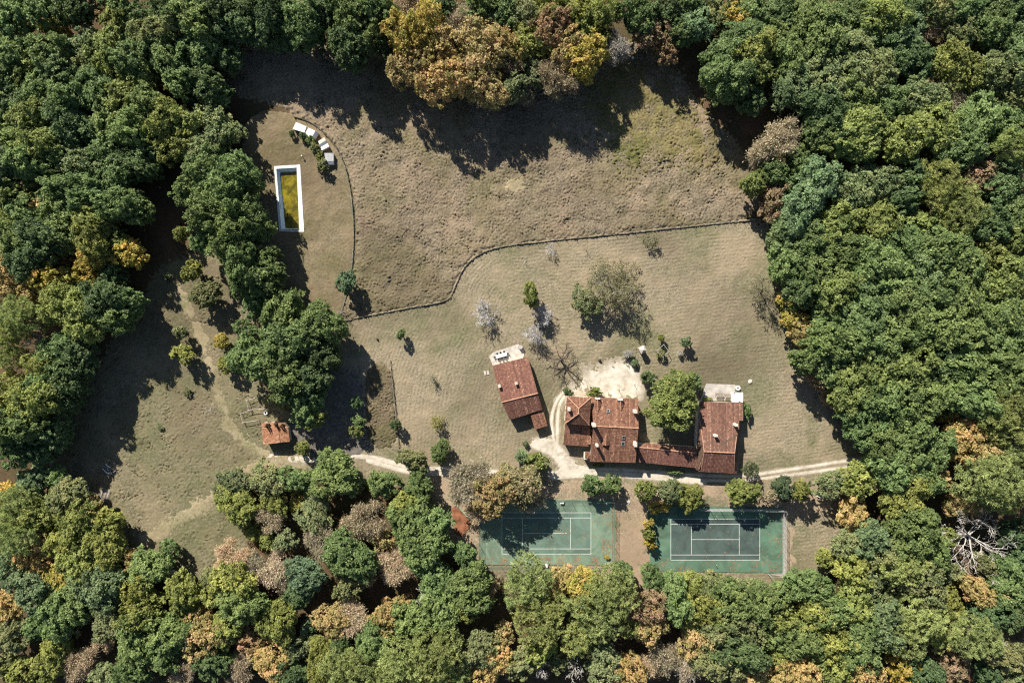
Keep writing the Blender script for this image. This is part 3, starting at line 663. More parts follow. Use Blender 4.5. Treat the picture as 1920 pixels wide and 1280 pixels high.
# --- pyramid-roofed stone hut
hu = base('stone_hut', 'narrow stone hut under a pale pyramid cap beside the chalky yard', 'hut', (1207, 662))
hq = [P(1197.9, 660.4, 2.6), P(1199.6, 650.0, 2.6), P(1212.3, 651.4, 2.6), P(1211.0, 654.0, 2.6)]
hc = P(1205.5, 655.5, 2.5); s_ = 0.86
rot = math.radians(27); cpts = [(hc[0] + s_ * (u * math.cos(rot) - w * math.sin(rot)), hc[1] + s_ * (u * math.sin(rot) + w * math.cos(rot))) for u, w in ((-1, -1), (1, -1), (1, 1), (-1, 1))]
hb = MB(); hb.prism([(hc[0] + (a - hc[0]) * .86, hc[1] + (b - hc[1]) * .86) for a, b in cpts], -0.1, 2.3); hb.build('wall', M['wall'], hu)
hr = MB(); hr.add([(*c, 2.301) for c in cpts] + [(hc[0], hc[1], 3.3)], [(3, 2, 1, 0), (0, 1, 4), (1, 2, 4), (2, 3, 4), (3, 0, 4)]); hr.build('roof', M['pale_stone'], hu)
dd = MB(); dd.box((hc[0] + .74 * math.sin(rot), hc[1] - .74 * math.cos(rot), 0), (0.7, 0.06, 1.8), rot); dd.build('door', M['wood'], hu)

# --- swimming pool
pl = base('swimming_pool', 'neglected rectangular swimming pool with white surround and murky yellow water', 'pool', (542, 372))
def lerp(c, k): return pc + (c - pc) * k
out_ = POOL_C; ax = (POOL_C[1] - POOL_C[0]); ax = ax / np.linalg.norm(ax); ay = (POOL_C[0] - POOL_C[3]); ay = ay / np.linalg.norm(ay)
inn = np.array([POOL_C[0] + ax * .55 - ay * .75, POOL_C[1] - ax * 1.0 - ay * .75, POOL_C[2] - ax * 1.25 + ay * .35, POOL_C[3] + ax * .6 + ay * .4])
flo = np.array([inn[0] + ax * .9 - ay * 1.1, inn[1] - ax * .35 - ay * 1.1, inn[2] - ax * .5 + ay * 1.3, inn[3] + ax * 1.3 + ay * 1.0])
cpm = MB(); V = [(*p, 0.16) for p in out_] + [(*p, 0.16) for p in inn] + [(*p, -0.1) for p in out_] + [(*p, 0.0) for p in inn]
F = []
for i in range(4):
    j = (i + 1) % 4; F += [(i, 4 + i, 4 + j, j), (i, j, 8 + j, 8 + i), (4 + i, 12 + i, 12 + j, 4 + j)]
cpm.add(V, F); cpm.build('coping', M['coping'], pl)
bs = MB(); nn = []
mid = inn + (flo - inn) * .45
V = [(*p, 0.0) for p in inn] + [(*p, -1.0) for p in mid] + [(*p, -1.9) for p in flo]
F = [(8, 9, 10, 11)]
for k in (0, 4):
    for i in range(4): j = (i + 1) % 4; F.append((k + i, k + 4 + i, k + 4 + j, k + j))
bs.add(V, F); bs.build('basin', M['liner'], pl)
wv = []; wz = -1.12
wo_ = inn + (flo - inn) * .53; rw = np.random.default_rng(4)
for i in range(4):
    for t in np.linspace(0, 1, 14, endpoint=False):
        p = wo_[i] * (1 - t) + wo_[(i + 1) % 4] * t; wv.append((*(p + (pc - p) / np.linalg.norm(pc - p) * (0.02 + 0.45 * rw.random() ** 2)), wz))
wm = MB(); wm.add(wv + [(*pc, wz)], [(i, (i + 1) % len(wv), len(wv)) for i in range(len(wv))]); wm.build('water', M['algae'], pl)
ld = MB(); lx = inn[0] + ax * .3 - ay * .2
for u in (0, .45): ld.tube([(lx[0] + u, lx[1] + .5, .1), (lx[0] + u, lx[1] + .3, .8), (lx[0] + u, lx[1] - .1, .8), (lx[0] + u, lx[1] - .15, -1.0)], .03, 6)
ld.build('ladder', M['metal'], pl)

# --- low white-topped huts above the pool
def hut_quad(name, label, quad, h, mats, slope_last=0.35, extra=None):
    t = base(name, label, 'shelter', loc=(*np.mean([P(a, b)[:2] for a, b in quad], 0), 0), group='low roofed shelters in a row above the pool')
    a, b, c, d = [np.array(P(x, y, h)) for x, y in quad]      # a->b along one end, stripes run from a-d side to b-c side
    walls(t, [a, b, c, d], [h - 0.12] * 4, M['pale_stone'], 0.12)
    n = len(mats); e = np.cumsum([0] + [m[1] for m in mats]); e = e / e[-1]
    for i, (mt, _w, dz) in enumerate(mats):
        q = []
        for k, z in ((e[i], dz[0]), (e[i + 1] - 0.012, dz[1])):
            q.append((a + (b - a) * k + [0, 0, z], d + (c - d) * k + [0, 0, z]))
        (p0, p1), (p2, p3) = q; mb = MB()
        V = [p0, p2, p3, p1]; V = V + [v - [0, 0, .08] for v in V]
        mb.add(V, [(0, 1, 2, 3), (7, 6, 5, 4), (0, 4, 5, 1), (1, 5, 6, 2), (2, 6, 7, 3), (3, 7, 4, 0)])
        mb.build('roof_panel', M[mt], t)
    return t
hut_quad('garden_shelter', 'white roofed shelter at the upper end of the row above the pool', [(549, 242), (571, 249), (575, 237.5), (555, 229)][::-1], 1.2, [('white_sheet', 1, (0, .05))])
hut_quad('garden_shelter.001', 'white roofed shelter with one blue grey end panel', [(578, 239.5), (597, 248.5), (589, 263), (571.5, 251)], 1.2, [('white_sheet', .72, (0, .12)), ('slate_sheet', .28, (.12, -.12))])
hut_quad('garden_shelter.002', 'shelter with two pale roof panels and a dark strip between them', [(596.5, 265), (603.5, 282.5), (617.5, 275), (608, 257.5)], 1.2, [('pale_stone', .36, (0, .12)), ('slate_sheet', .28, (.12, 0)), ('white_sheet', .36, (0, .1))])
hut_quad('garden_shelter.003', 'dull grey roofed shelter at the lower end of the row above the pool', [(608, 287), (611.5, 308.5), (625.5, 309), (625.5, 287)], 1.2, [('grey_sheet', .72, (0, .12)), ('slate_sheet', .28, (.12, -.1))])

# --- tennis courts
def court(name, surf, lines, mats, z=0.2, with_centre_gap=False):
    cm = MB(); cm.prism(PX(surf)[::-1], -0.2, z); o = cm.build(name, M[mats[0]], None, 'structure')
    (x0, y0), (x1, y1) = lines
    A = np.array(P(x0, y0)[:2]); B = np.array(P(x1, y1)[:2])
    pa = MB(); pa.add([(A[0], B[1], z + .004), (B[0], B[1], z + .004), (B[0], A[1], z + .004), (A[0], A[1], z + .004)], [(0, 1, 2, 3)]); pa.build('playing_surface', M[mats[1]], o)
    L, W = B[0] - A[0], A[1] - B[1]; w = 0.10
    def ln(xa, ya, xb, yb, lift=.008):
        mb = MB(); dx, dy = xb - xa, yb - ya; l_ = math.hypot(dx, dy); nx_, ny_ = -dy / l_ * w / 2, dx / l_ * w / 2
        mb.add([(xa + nx_, ya + ny_, z + lift), (xa - nx_, ya - ny_, z + lift), (xb - nx_, yb - ny_, z + lift), (xb + nx_, yb + ny_, z + lift)], [(0, 1, 2, 3)]); mb.build('court_line', M['line'], o)
    X0, X1, Y0, Y1 = A[0], B[0], B[1], A[1]; a = W * 0.125; s = L * 0.2307
    ln(X0, Y0, X1, Y0); ln(X0, Y1, X1, Y1); ln(X0, Y0 + a, X1, Y0 + a); ln(X0, Y1 - a, X1, Y1 - a)
    ln(X0, Y0 - w / 2, X0, Y1 + w / 2, .012); ln(X1, Y0 - w / 2, X1, Y1 + w / 2, .012); ln(X0 + s, Y0 + a + w / 2, X0 + s, Y1 - a - w / 2, .012); ln(X1 - s, Y0 + a + w / 2, X1 - s, Y1 - a - w / 2, .012)
    ln(X0 + s + w / 2, (Y0 + Y1) / 2, X1 - s - (0.9 if with_centre_gap else w / 2), (Y0 + Y1) / 2, .016)
    return o
court('tennis_court', [(900, 936), (1147, 936), (1148, 1059), (901, 1058)], ((941.3, 960.3), (1107.8, 1037.5)), ('court_green', 'court_dark'), with_centre_gap=True)
court('tennis_court.001', [(1214, 948), (1466, 950), (1468, 1073), (1220, 1070)], ((1257.5, 972), (1424, 1048.8)), ('court_green_b', 'court_dark_b'))

def court_fence(label, runs, h, step, mat, post_mat, mesh_pitch=0.2, pr=0.045):
    f = base('court_fence', label, 'fence', loc=(*P(*runs[0][0])[:2], 0), group='wire fences round the tennis courts')
    wm_ = MB(); rl_ = MB(); done = set()
    for run in runs:
        pts = [np.array(P(*q)[:2]) for q in run]
        for a, b in zip(pts[:-1], pts[1:]):
            d = b - a; L = np.linalg.norm(d); n = max(1, round(L / step)); u = d / L
            for i in range(n + 1):
                q = a + d * i / n; key = (round(q[0], 1), round(q[1], 1))
                if key in done: continue
                done.add(key); pm_ = MB(); pm_.tube([(*q, -.1), (*q, h + .05)], pr, 6); pm_.build('fence_post', post_mat, f)
            for z in (h, h * .5, .25): rl_.tube([(*a, z), (*b, z)], .02, 4)
            k = int(L / mesh_pitch); nrm = np.array([-u[1], u[0]]) * .006
            for i in range(k):
                for s2 in (-1, 1):
                    p = a + u * (i * mesh_pitch); q = a + u * min(L, max(0, i * mesh_pitch + s2 * h))
                    ln_ = np.linalg.norm(q - p); zz = min(h, ln_)
                    if ln_ < .05: continue
                    wm_.add([(*(p - nrm), .05), (*(p + nrm), .05), (*(q + nrm), zz), (*(q - nrm), zz)], [(0, 1, 2, 3)])
    rl_.build('rail', post_mat, f); wm_.build('wire_mesh', mat, f)
    return f
court_fence('green wire fence around the paler court below the rusty trees', [[(899, 978), (899, 1062)], [(899, 1062), (1152, 1063)], [(1150, 1063), (1150, 938), (1030, 938)]], 2.6, 2.9, M['metal_green'], M['metal_green'])
court_fence('silvery wire fence around the darker court below the barn house', [[(1310, 953), (1467, 954), (1467, 1074), (1440, 1075)]], 3.0, 2.7, M['metal'], M['metal'], 0.13, 0.06)
def net_post(px, py, label, hgt=1.05):
    x, y, _ = P(px, py); t = base('net_post', label, 'net post', loc=(x, y, 0), group='net posts beside the tennis courts')
    mb = MB(); mb.tube([(x, y, .1), (x, y, hgt + .2)], .05, 8); mb.build('post', M['metal_green'], t)
    w = MB(); w.box((x + .09, y, hgt - .1), (.1, .16, .2)); w.build('winder', M['white'], t)
net_post(1025.5, 1050, 'green net post on the lower side of the paler court'); net_post(1341, 966, 'net post on the upper side of the darker court'); net_post(1341, 1057, 'net post on the lower side of the darker court, near the trees')
x, y, _ = P(1024.5, 1058.5)
t = base('umpire_box', 'white box standing at the lower edge of the paler court', 'box', loc=(x, y, .2))
mb = MB(); mb.box((x, y, .2), (.45, .6, .75), .1); mb.build('body', M['white'], t); mb = MB(); mb.box((x, y, .951), (.52, .68, .06), .1); mb.build('lid', M['white'], t)
x, y, _ = P(1053.5, 940.5)
t = base('wheelbarrow', 'pale wheelbarrow left at the upper edge of the paler court', 'wheelbarrow', loc=(x, y, .2))
mb = MB(); mb.add([(x - .65, y + .28, .85), (x + .35, y + .36, .85), (x + .42, y - .30, .85), (x - .55, y - .30, .85), (x - .4, y + .15, .5), (x + .2, y + .2, .5), (x + .25, y - .16, .5), (x - .35, y - .16, .5)], [(4, 5, 6, 7), (0, 1, 5, 4), (1, 2, 6, 5), (2, 3, 7, 6), (3, 0, 4, 7)]); mb.build('tray', M['white'], t)
mb = MB(); mb.ring((0, 0, 0), .2, .13, .1, 14); me_ = [(a + 0, b, c) for a, b, c in mb.v]; mb.v = [(x + .62 + a, y + .05 + c, .41 + b) for a, b, c in me_]; mb.build('wheel', M['dark'], t)
mb = MB()
for s2 in (-1, 1): mb.tube([(x + .6, y + .05 * s2, .42), (x + .2, y + .25 * s2, .52), (x - 1.0, y + .3 * s2, .8)], .025, 6); mb.tube([(x - .4, y + .25 * s2, .6), (x - .45, y + .27 * s2, .21)], .025, 6)
mb.build('frame', M['metal'], t)

# --- field fences
def field_fence(name, label, px_line, step, h, verge, smooth=2, bank_w=0.5, bank_h=0.3, post_r=0.06, seed=0):
    ln_ = smooth_line(px_line, smooth); f = base(name, label, 'fence', loc=(*ln_[0], 0))
    pts = resample(ln_, step); pme = None
    for i, p in enumerate(pts):
        if pme is None:
            mb = MB(); mb.tube([(0, 0, -.2), (0, 0, h)], [post_r, post_r * .85], 6); pme = mb.me('fence_post', M['wood'])
        o = link('fence_post', pme, f); o.location = (p[0] - ln_[0][0], p[1] - ln_[0][1], 0); o.rotation_euler = (R0.normal(0, .04), R0.normal(0, .04), R0.random() * 3)
    w = MB()
    for z in (.35, .7, h - .08):
        w.tube([(*p, z) for p in resample(ln_, 2.0)], .012, 3)
    w.build('wire', M['metal'], f)
    r = np.random.default_rng(seed); q = resample(ln_, .3); nq = len(q)
    tdir = np.gradient(q, axis=0); tdir /= np.linalg.norm(tdir, axis=1)[:, None] + 1e-9; nr = np.stack([-tdir[:, 1], tdir[:, 0]], 1)
    us = np.linspace(-1, 1, 9); wob = bank_w * (1 + .35 * np.convolve(r.normal(size=nq), np.ones(4) / 2, 'same'))
    V = []
    for j, u in enumerate(us):
        pp = q + nr * (u * wob)[:, None]; z = bank_h * (1 - u * u) * (1 + .45 * r.normal(size=nq)) - .02
        V.append(np.stack([pp[:, 0], pp[:, 1], z], 1))
    V = np.stack(V, 1); idx = np.arange(nq * 9).reshape(nq, 9)
    F = np.stack([idx[:-1, :-1].ravel(), idx[1:, :-1].ravel(), idx[1:, 1:].ravel(), idx[:-1, 1:].ravel()], 1)
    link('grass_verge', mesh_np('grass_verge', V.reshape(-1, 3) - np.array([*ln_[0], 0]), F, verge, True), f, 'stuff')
field_fence('post_fence', 'long wooden post fence bending between the tall meadow and the mown lawn', [(634, 604), (700, 590), (775, 576), (842, 565), (850, 545), (874, 491), (925, 463), (1040, 451), (1180, 437), (1320, 422), (1428, 411)], 2.65, 1.25, M['verge'], 2, 0.30, 0.32, seed=1)
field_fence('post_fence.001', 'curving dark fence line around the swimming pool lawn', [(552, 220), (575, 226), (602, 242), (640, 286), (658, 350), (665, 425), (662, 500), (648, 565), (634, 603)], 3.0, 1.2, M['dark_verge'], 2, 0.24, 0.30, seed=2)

field_fence('post_fence.002', 'short dark row of stakes along the right side of the rough plot', [(732, 676), (739, 740), (745, 800), (749, 840)], 2.2, 1.0, M['plot'], 1, 0.3, 0.3, seed=3)

# fallen leaves blown onto the courts
def litter(name, label, boxes, n, seed, colr):
    r = np.random.default_rng(seed); c = []
    for (x0, y0, x1, y1), w in boxes:
        k = int(n * w); p = PX(np.stack([r.uniform(x0, x1, k), r.uniform(y0, y1, k)], 1)); c.append(p[wave_noise(p[:, 0], p[:, 1], 5, seed) + r.normal(0, .5, k) > .2])
    c = np.vstack(c); m = len(c); nn = r.normal(size=(m, 3)) * .25 + [0, 0, 1]; nn /= np.linalg.norm(nn, axis=1)[:, None]
    a = r.random(m) * 6.28; u = np.stack([np.cos(a), np.sin(a), 0 * a], 1) * r.uniform(.06, .16, (m, 1)); w = np.stack([-u[:, 1], u[:, 0], 0 * a], 1) * .7; c3 = np.stack([c[:, 0], c[:, 1], np.full(m, .235)], 1)
    tilt = r.normal(0, .02, (m, 1)) * [0, 0, 1]
    V = np.stack([c3 - u - tilt, c3 - w, c3 + u + tilt, c3 + w], 1).reshape(-1, 3)
    o = link(name, mesh_np(name, V, np.arange(4 * m).reshape(m, 4), M['litter']), None, 'stuff'); tag(o, label, 'leaf litter')
M['litter'] = m_plain('fallen_leaves', (0.36, 0.17, 0.08), 0.5, 2.0)
litter('leaf_litter', 'drift of fallen rusty leaves over the paler court and its lower edge', [((900, 1044, 1148, 1059), .5), ((930, 965, 1147, 1050), .35), ((1128, 940, 1147, 1058), .2)], 3000, 3, None)
litter('leaf_litter.001', 'thin scatter of fallen leaves on the darker court', [((1222, 1052, 1464, 1070), .4), ((1440, 955, 1466, 1070), .3), ((1222, 975, 1460, 1060), .2)], 1800, 4, None)

# ------------------------------------------------------------------ foliage shapes (shared meshes)
def quads(c, nrm, su, sv_, r):
    """leaf cards: centres, normals, half sizes"""
    n = len(c); a = r.normal(size=(n, 3)); u = np.cross(nrm, a); u /= np.linalg.norm(u, axis=1)[:, None] + 1e-9; w = np.cross(nrm, u)
    u = u * su; w = w * sv_
    V = np.stack([c - u, c - w, c + u, c + w], 1).reshape(-1, 3)      # diamond leaf sprays
    return V, np.arange(n * 4).reshape(n, 4)
def unit(v): return v / (np.linalg.norm(v, axis=-1, keepdims=True) + 1e-9)

def crown_mesh(seed, R, Ht, nl, nsub, nleaf, leaf, lr=(.22, .36), z0=0.0, low=-0.35, rough=0.25, style='leaf'):
    r = np.random.default_rng(seed); ph = r.random(4) * 6.28
    cand = []
    for _ in range(nl):
        best = None
        for _k in range(10):
            d = unit(r.normal(size=3)); d[2] = abs(d[2]) * (1 if r.random() < .8 else low / .5); d = unit(d)
            m = min([np.linalg.norm(d - e) for e in cand] or [9])
            if best is None or m > best[0]: best = (m, d)
        cand.append(best[1])
    D = np.array(cand); th = np.arctan2(D[:, 1], D[:, 0])
    out = 1 + rough * (.5 * np.sin(2 * th + ph[0]) + .4 * np.sin(3 * th + ph[1]) + .35 * np.sin(5 * th + ph[2])) + r.normal(0, .06, nl)
    L = R * r.uniform(lr[0], lr[1], nl)
    cen = D * ((R * .98 - L * .9) * np.clip(out, .6, 1.3) * r.uniform(.82, 1.0, nl))[:, None]; cen[:, 2] *= Ht / R
    if nl > 16:                                                         # some filling inside
        k = max(3, nl // 6); ci = unit(r.normal(size=(k, 3))) * R * .4 * r.random((k, 1)); ci[:, 2] *= Ht / R
        cen = np.vstack([cen, ci]); L = np.r_[L, np.full(k, R * .33)]; D = np.vstack([D, unit(r.normal(size=(k, 3)))])
    lt = r.normal(0, .13, len(cen))
    C_, N_, T_, SU = [], [], [], []
    for c, l_, d, t in zip(cen, L, D, lt):
        sd = unit(r.normal(size=(nsub, 3)) + .75 * d + [0, 0, .45]); sc = c + sd * l_ * r.uniform(.7, 1.08, (nsub, 1)) * [1, 1, .85]
        st = r.normal(0, .12, nsub)
        for p, dd, q in zip(sc, sd, st):
            if style == 'pine':
                v = unit(r.normal(size=(nleaf, 3)) * .8 + dd * .6 + [0, 0, .8]); e = p + v * .28 * r.uniform(.6, 1.2, (nleaf, 1))
                C_.append(e); N_.append(v)
            else:
                g = r.normal(size=(nleaf, 3)) * (l_ * .16); C_.append(p + g); N_.append(unit(.40 * dd + [0, 0, .8] + r.normal(size=(nleaf, 3)) * .55))
            T_.append(np.full(nleaf, .5 + t + q) + r.normal(0, .07, nleaf))
    c = np.vstack(C_); nn = np.vstack(N_); tt = np.clip(np.concatenate(T_), 0, 1)
    sz = leaf * r.uniform(.7, 1.35, (len(c), 1))
    if style == 'pine':                                                 # needle blades along their direction
        side = unit(np.cross(nn, r.normal(size=nn.shape))) * .05 * 1.2; ln = nn * sz
        V = np.stack([c - ln * .5 - side, c - ln * .5 + side, c + ln * .6 + side * .4, c + ln * .6 - side * .4], 1).reshape(-1, 3); F = np.arange(len(c) * 4).reshape(-1, 4)
    else: V, F = quads(c, nn, sz, sz * .62, r)
    V = V + [0, 0, z0]
    return mesh_np('crown', V, F, M['leaf'], False, {'tint': tt})

def twig_mesh(seed, R, Ht, n, z0, leaves=900, w=0.05, mat='twig', up=0.25):
    """thin fountains of bare twigs from many boughs, with the last dry leaves"""
    r = np.random.default_rng(seed); nb = 26
    bd = unit(r.normal(size=(nb, 3)) + [0, 0, .25]); bd[:, 2] = np.where(bd[:, 2] < -.2, -bd[:, 2], bd[:, 2])
    bc = bd * (R * r.uniform(.25, .72, nb))[:, None]; bi = r.integers(0, nb, n)
    d = unit(r.normal(size=(n, 3)) * .75 + bd[bi] * .8 + [0, 0, up])
    L = R * r.uniform(.18, .42, n)
    a = bc[bi] + r.normal(size=(n, 3)) * R * .05; e = a + d * L[:, None] + r.normal(size=(n, 3)) * R * .04
    m = (a + e) / 2 + r.normal(size=(n, 3)) * R * .035
    for q in (a, e, m): q[:, 2] *= Ht / R
    s1 = unit(np.cross(e - a, r.normal(size=(n, 3)))) * w
    V = np.stack([a - s1, a + s1, m + s1 * .7, m - s1 * .7, e + s1 * .3, e - s1 * .3], 1).reshape(-1, 3)
    b = np.arange(n)[:, None] * 6; F = np.vstack([b + [0, 1, 2, 3], b + [3, 2, 4, 5]])
    t = np.clip(r.normal(.5, .16, n), 0, 1); tt = np.r_[t, t]
    k = leaves; pick = r.integers(0, n, k); c = m[pick] + (e[pick] - m[pick]) * r.random((k, 1)) + r.normal(size=(k, 3)) * .16
    LV, LF = quads(c, unit(r.normal(size=(k, 3)) + [0, 0, .6]), .2, .12, r)
    F = np.vstack([F, LF + len(V)]); V = np.vstack([V, LV]) + [0, 0, z0]
    return mesh_np('crown', V, F, M[mat], False, {'tint': np.r_[tt, np.clip(r.normal(.6, .15, k), 0, 1)]})

def trunk_mesh(seed, h, r0, spread, mat, nb=6, zb=.45):
    r = random.Random(seed); mb = MB(); lean = (r.uniform(-.3, .3), r.uniform(-.3, .3))
    mb.tube([(0, 0, -.3), (lean[0] * .3, lean[1] * .3, h * .3), (lean[0], lean[1], h * .62), (lean[0] * 1.2, lean[1] * 1.2, h * .9)], [r0 * 1.25, r0, r0 * .7, r0 * .2], 8)
    for i in range(nb):
        a = i * 2.4 + r.random(); z = h * r.uniform(zb, .75); L = spread * r.uniform(.55, .85)
        mb.tube([(lean[0] * .7, lean[1] * .7, z), (math.cos(a) * L * .5, math.sin(a) * L * .5, z + h * .1), (math.cos(a) * L, math.sin(a) * L, z + h * .16)], [r0 * .5, r0 * .3, r0 * .08], 5)
    return mb.me('trunk', mat)

PRO = {}
# class: nominal radius, base z of the crown's centre, half height
PRO['big'] = dict(R=6.0, H=4.6, z=7.6, crowns=[crown_mesh(100 + i, 6.0, 4.6, 74, 11, 18, .26, lr=(.12, .32), z0=7.6, rough=.5) for i in range(6)])
PRO['thin'] = dict(R=6.0, H=4.4, z=7.4, crowns=[crown_mesh(110 + i, 6.0, 4.4, 56, 13, 10, .27, lr=(.14, .30), z0=7.4, rough=.42) for i in range(4)])
PRO['thinm'] = dict(R=4.0, H=3.5, z=6.0, crowns=[crown_mesh(130 + i, 4.0, 3.5, 34, 11, 10, .25, lr=(.16, .32), z0=6.0, rough=.42) for i in range(3)])
PRO['mid'] = dict(R=4.0, H=3.6, z=6.2, crowns=[crown_mesh(120 + i, 4.0, 3.6, 44, 10, 16, .24, lr=(.15, .34), z0=6.2, rough=.48) for i in range(4)])
PRO['small'] = dict(R=2.2, H=1.9, z=2.9, crowns=[crown_mesh(140 + i, 2.2, 1.9, 14, 9, 18, .20, lr=(.3, .45), z0=2.9, rough=.2) for i in range(4)])
PRO['shrub'] = dict(R=1.2, H=1.0, z=.95, crowns=[crown_mesh(160 + i, 1.2, 1.0, 9, 8, 16, .14, lr=(.35, .5), z0=.95, rough=.2) for i in range(3)])
PRO['pine'] = dict(R=5.6, H=4.2, z=9.2, crowns=[crown_mesh(180 + i, 5.6, 4.2, 54, 9, 26, .52, lr=(.15, .25), z0=9.2, rough=.35, style='pine') for i in range(4)])
PRO['twig'] = dict(R=5.0, H=3.6, z=5.4, crowns=[twig_mesh(200 + i, 5.0, 3.6, 4200, 5.4, 2600, .04) for i in range(4)])
PRO['twigs'] = dict(R=2.4, H=2.0, z=2.6, crowns=[twig_mesh(220 + i, 2.4, 2.0, 1500, 2.6, 700, .026) for i in range(2)])
for k, q in PRO.items():
    if k == 'shrub': q['trunks'] = [trunk_mesh(7, 1.3, .06, .8, M['bark'], 4, .2)]
    elif k == 'pine': q['trunks'] = [trunk_mesh(5 + i, 11.5, .30, 4.5, M['bark'], 7, .6) for i in range(2)]
    else: q['trunks'] = [trunk_mesh(11 + i, q['z'] * 1.25, q['R'] * .055, q['R'] * .9, M['bark_grey'] if 'twig' in k else M['bark']) for i in range(2)]

COL = {'g': (.154, .218, .080), 'd': (.100, .152, .064), 'y': (.222, .252, .072), 'o': (.215, .230, .105), 'b': (.142, .205, .105), 'p': (.325, .375, .145), 'q': (.265, .215, .11),
       'Y': (.41, .32, .085), 'O': (.42, .315, .14), 'r': (.30, .205, .12), 't': (.44, .345, .235), 'k': (.39, .33, .225), 'w': (.42, .385, .335)}
NAMES = {'g': 'mid green', 'd': 'dark green', 'y': 'yellowish green', 'o': 'dull olive', 'b': 'bluish green', 'p': 'light green', 'Y': 'golden yellow', 'O': 'ochre orange', 'r': 'russet brown', 't': 'tan twiggy', 'k': 'pinkish brown twiggy', 'w': 'grey twiggy', 'q': 'golden olive'}
rt = random.Random(5)
TREES = []        # (object, px, py, r, colour, kind) of the woods, labelled afterwards
def tree(px, py, r, col, name, cls, label=None, cat=None, group=None, hs=1.0, sx=1.0, sy=1.0, tone=1.0, blend=0.0):
    q = PRO[cls]; hc = q['z'] * hs * max(.55, min(1.25, r * S / q['R'] * .5 + .5))
    k = hc / q['z']; x, y, _ = P(px, py, hc); rw_ = r * S * (CAM_H - hc) / CAM_H; s = rw_ / q['R']
    o = thing(name, label or '', cat or name.replace('_', ' '), (x, y, 0), rt.random() * 6.28, group)
    if sx == 1 and sy == 1: e = rt.uniform(.84, 1.2); o.scale = (s * e, s / e * rt.uniform(.95, 1.08), k * rt.uniform(.88, 1.12)); o.rotation_euler = (rt.gauss(0, .05), rt.gauss(0, .05), o.rotation_euler[2])
    else: o.scale = (s * sx, s * sy, k)
    if sx != 1 or sy != 1: o.rotation_euler = (0, 0, 0)
    c = link('crown' if cls not in ('shrub',) else 'foliage', rt.choice(q['crowns']), o); t = link('trunk' if cls != 'shrub' else 'stem', rt.choice(q['trunks']), o)
    if col in 'YOrtkwoq': c.material_slots[0].link = 'OBJECT'; c.material_slots[0].material = M['leaf_turning']
    cc = COL[col]; cc = tuple(x * (1 - blend) + y_ * blend for x, y_ in zip(cc, COL['g'])); v = tone * rt.uniform(.86, 1.16); h = rt.uniform(-.06, .06)
    c.color = (cc[0] * v * (1 + h), cc[1] * v, cc[2] * v * (1 - h), 1)
    return o

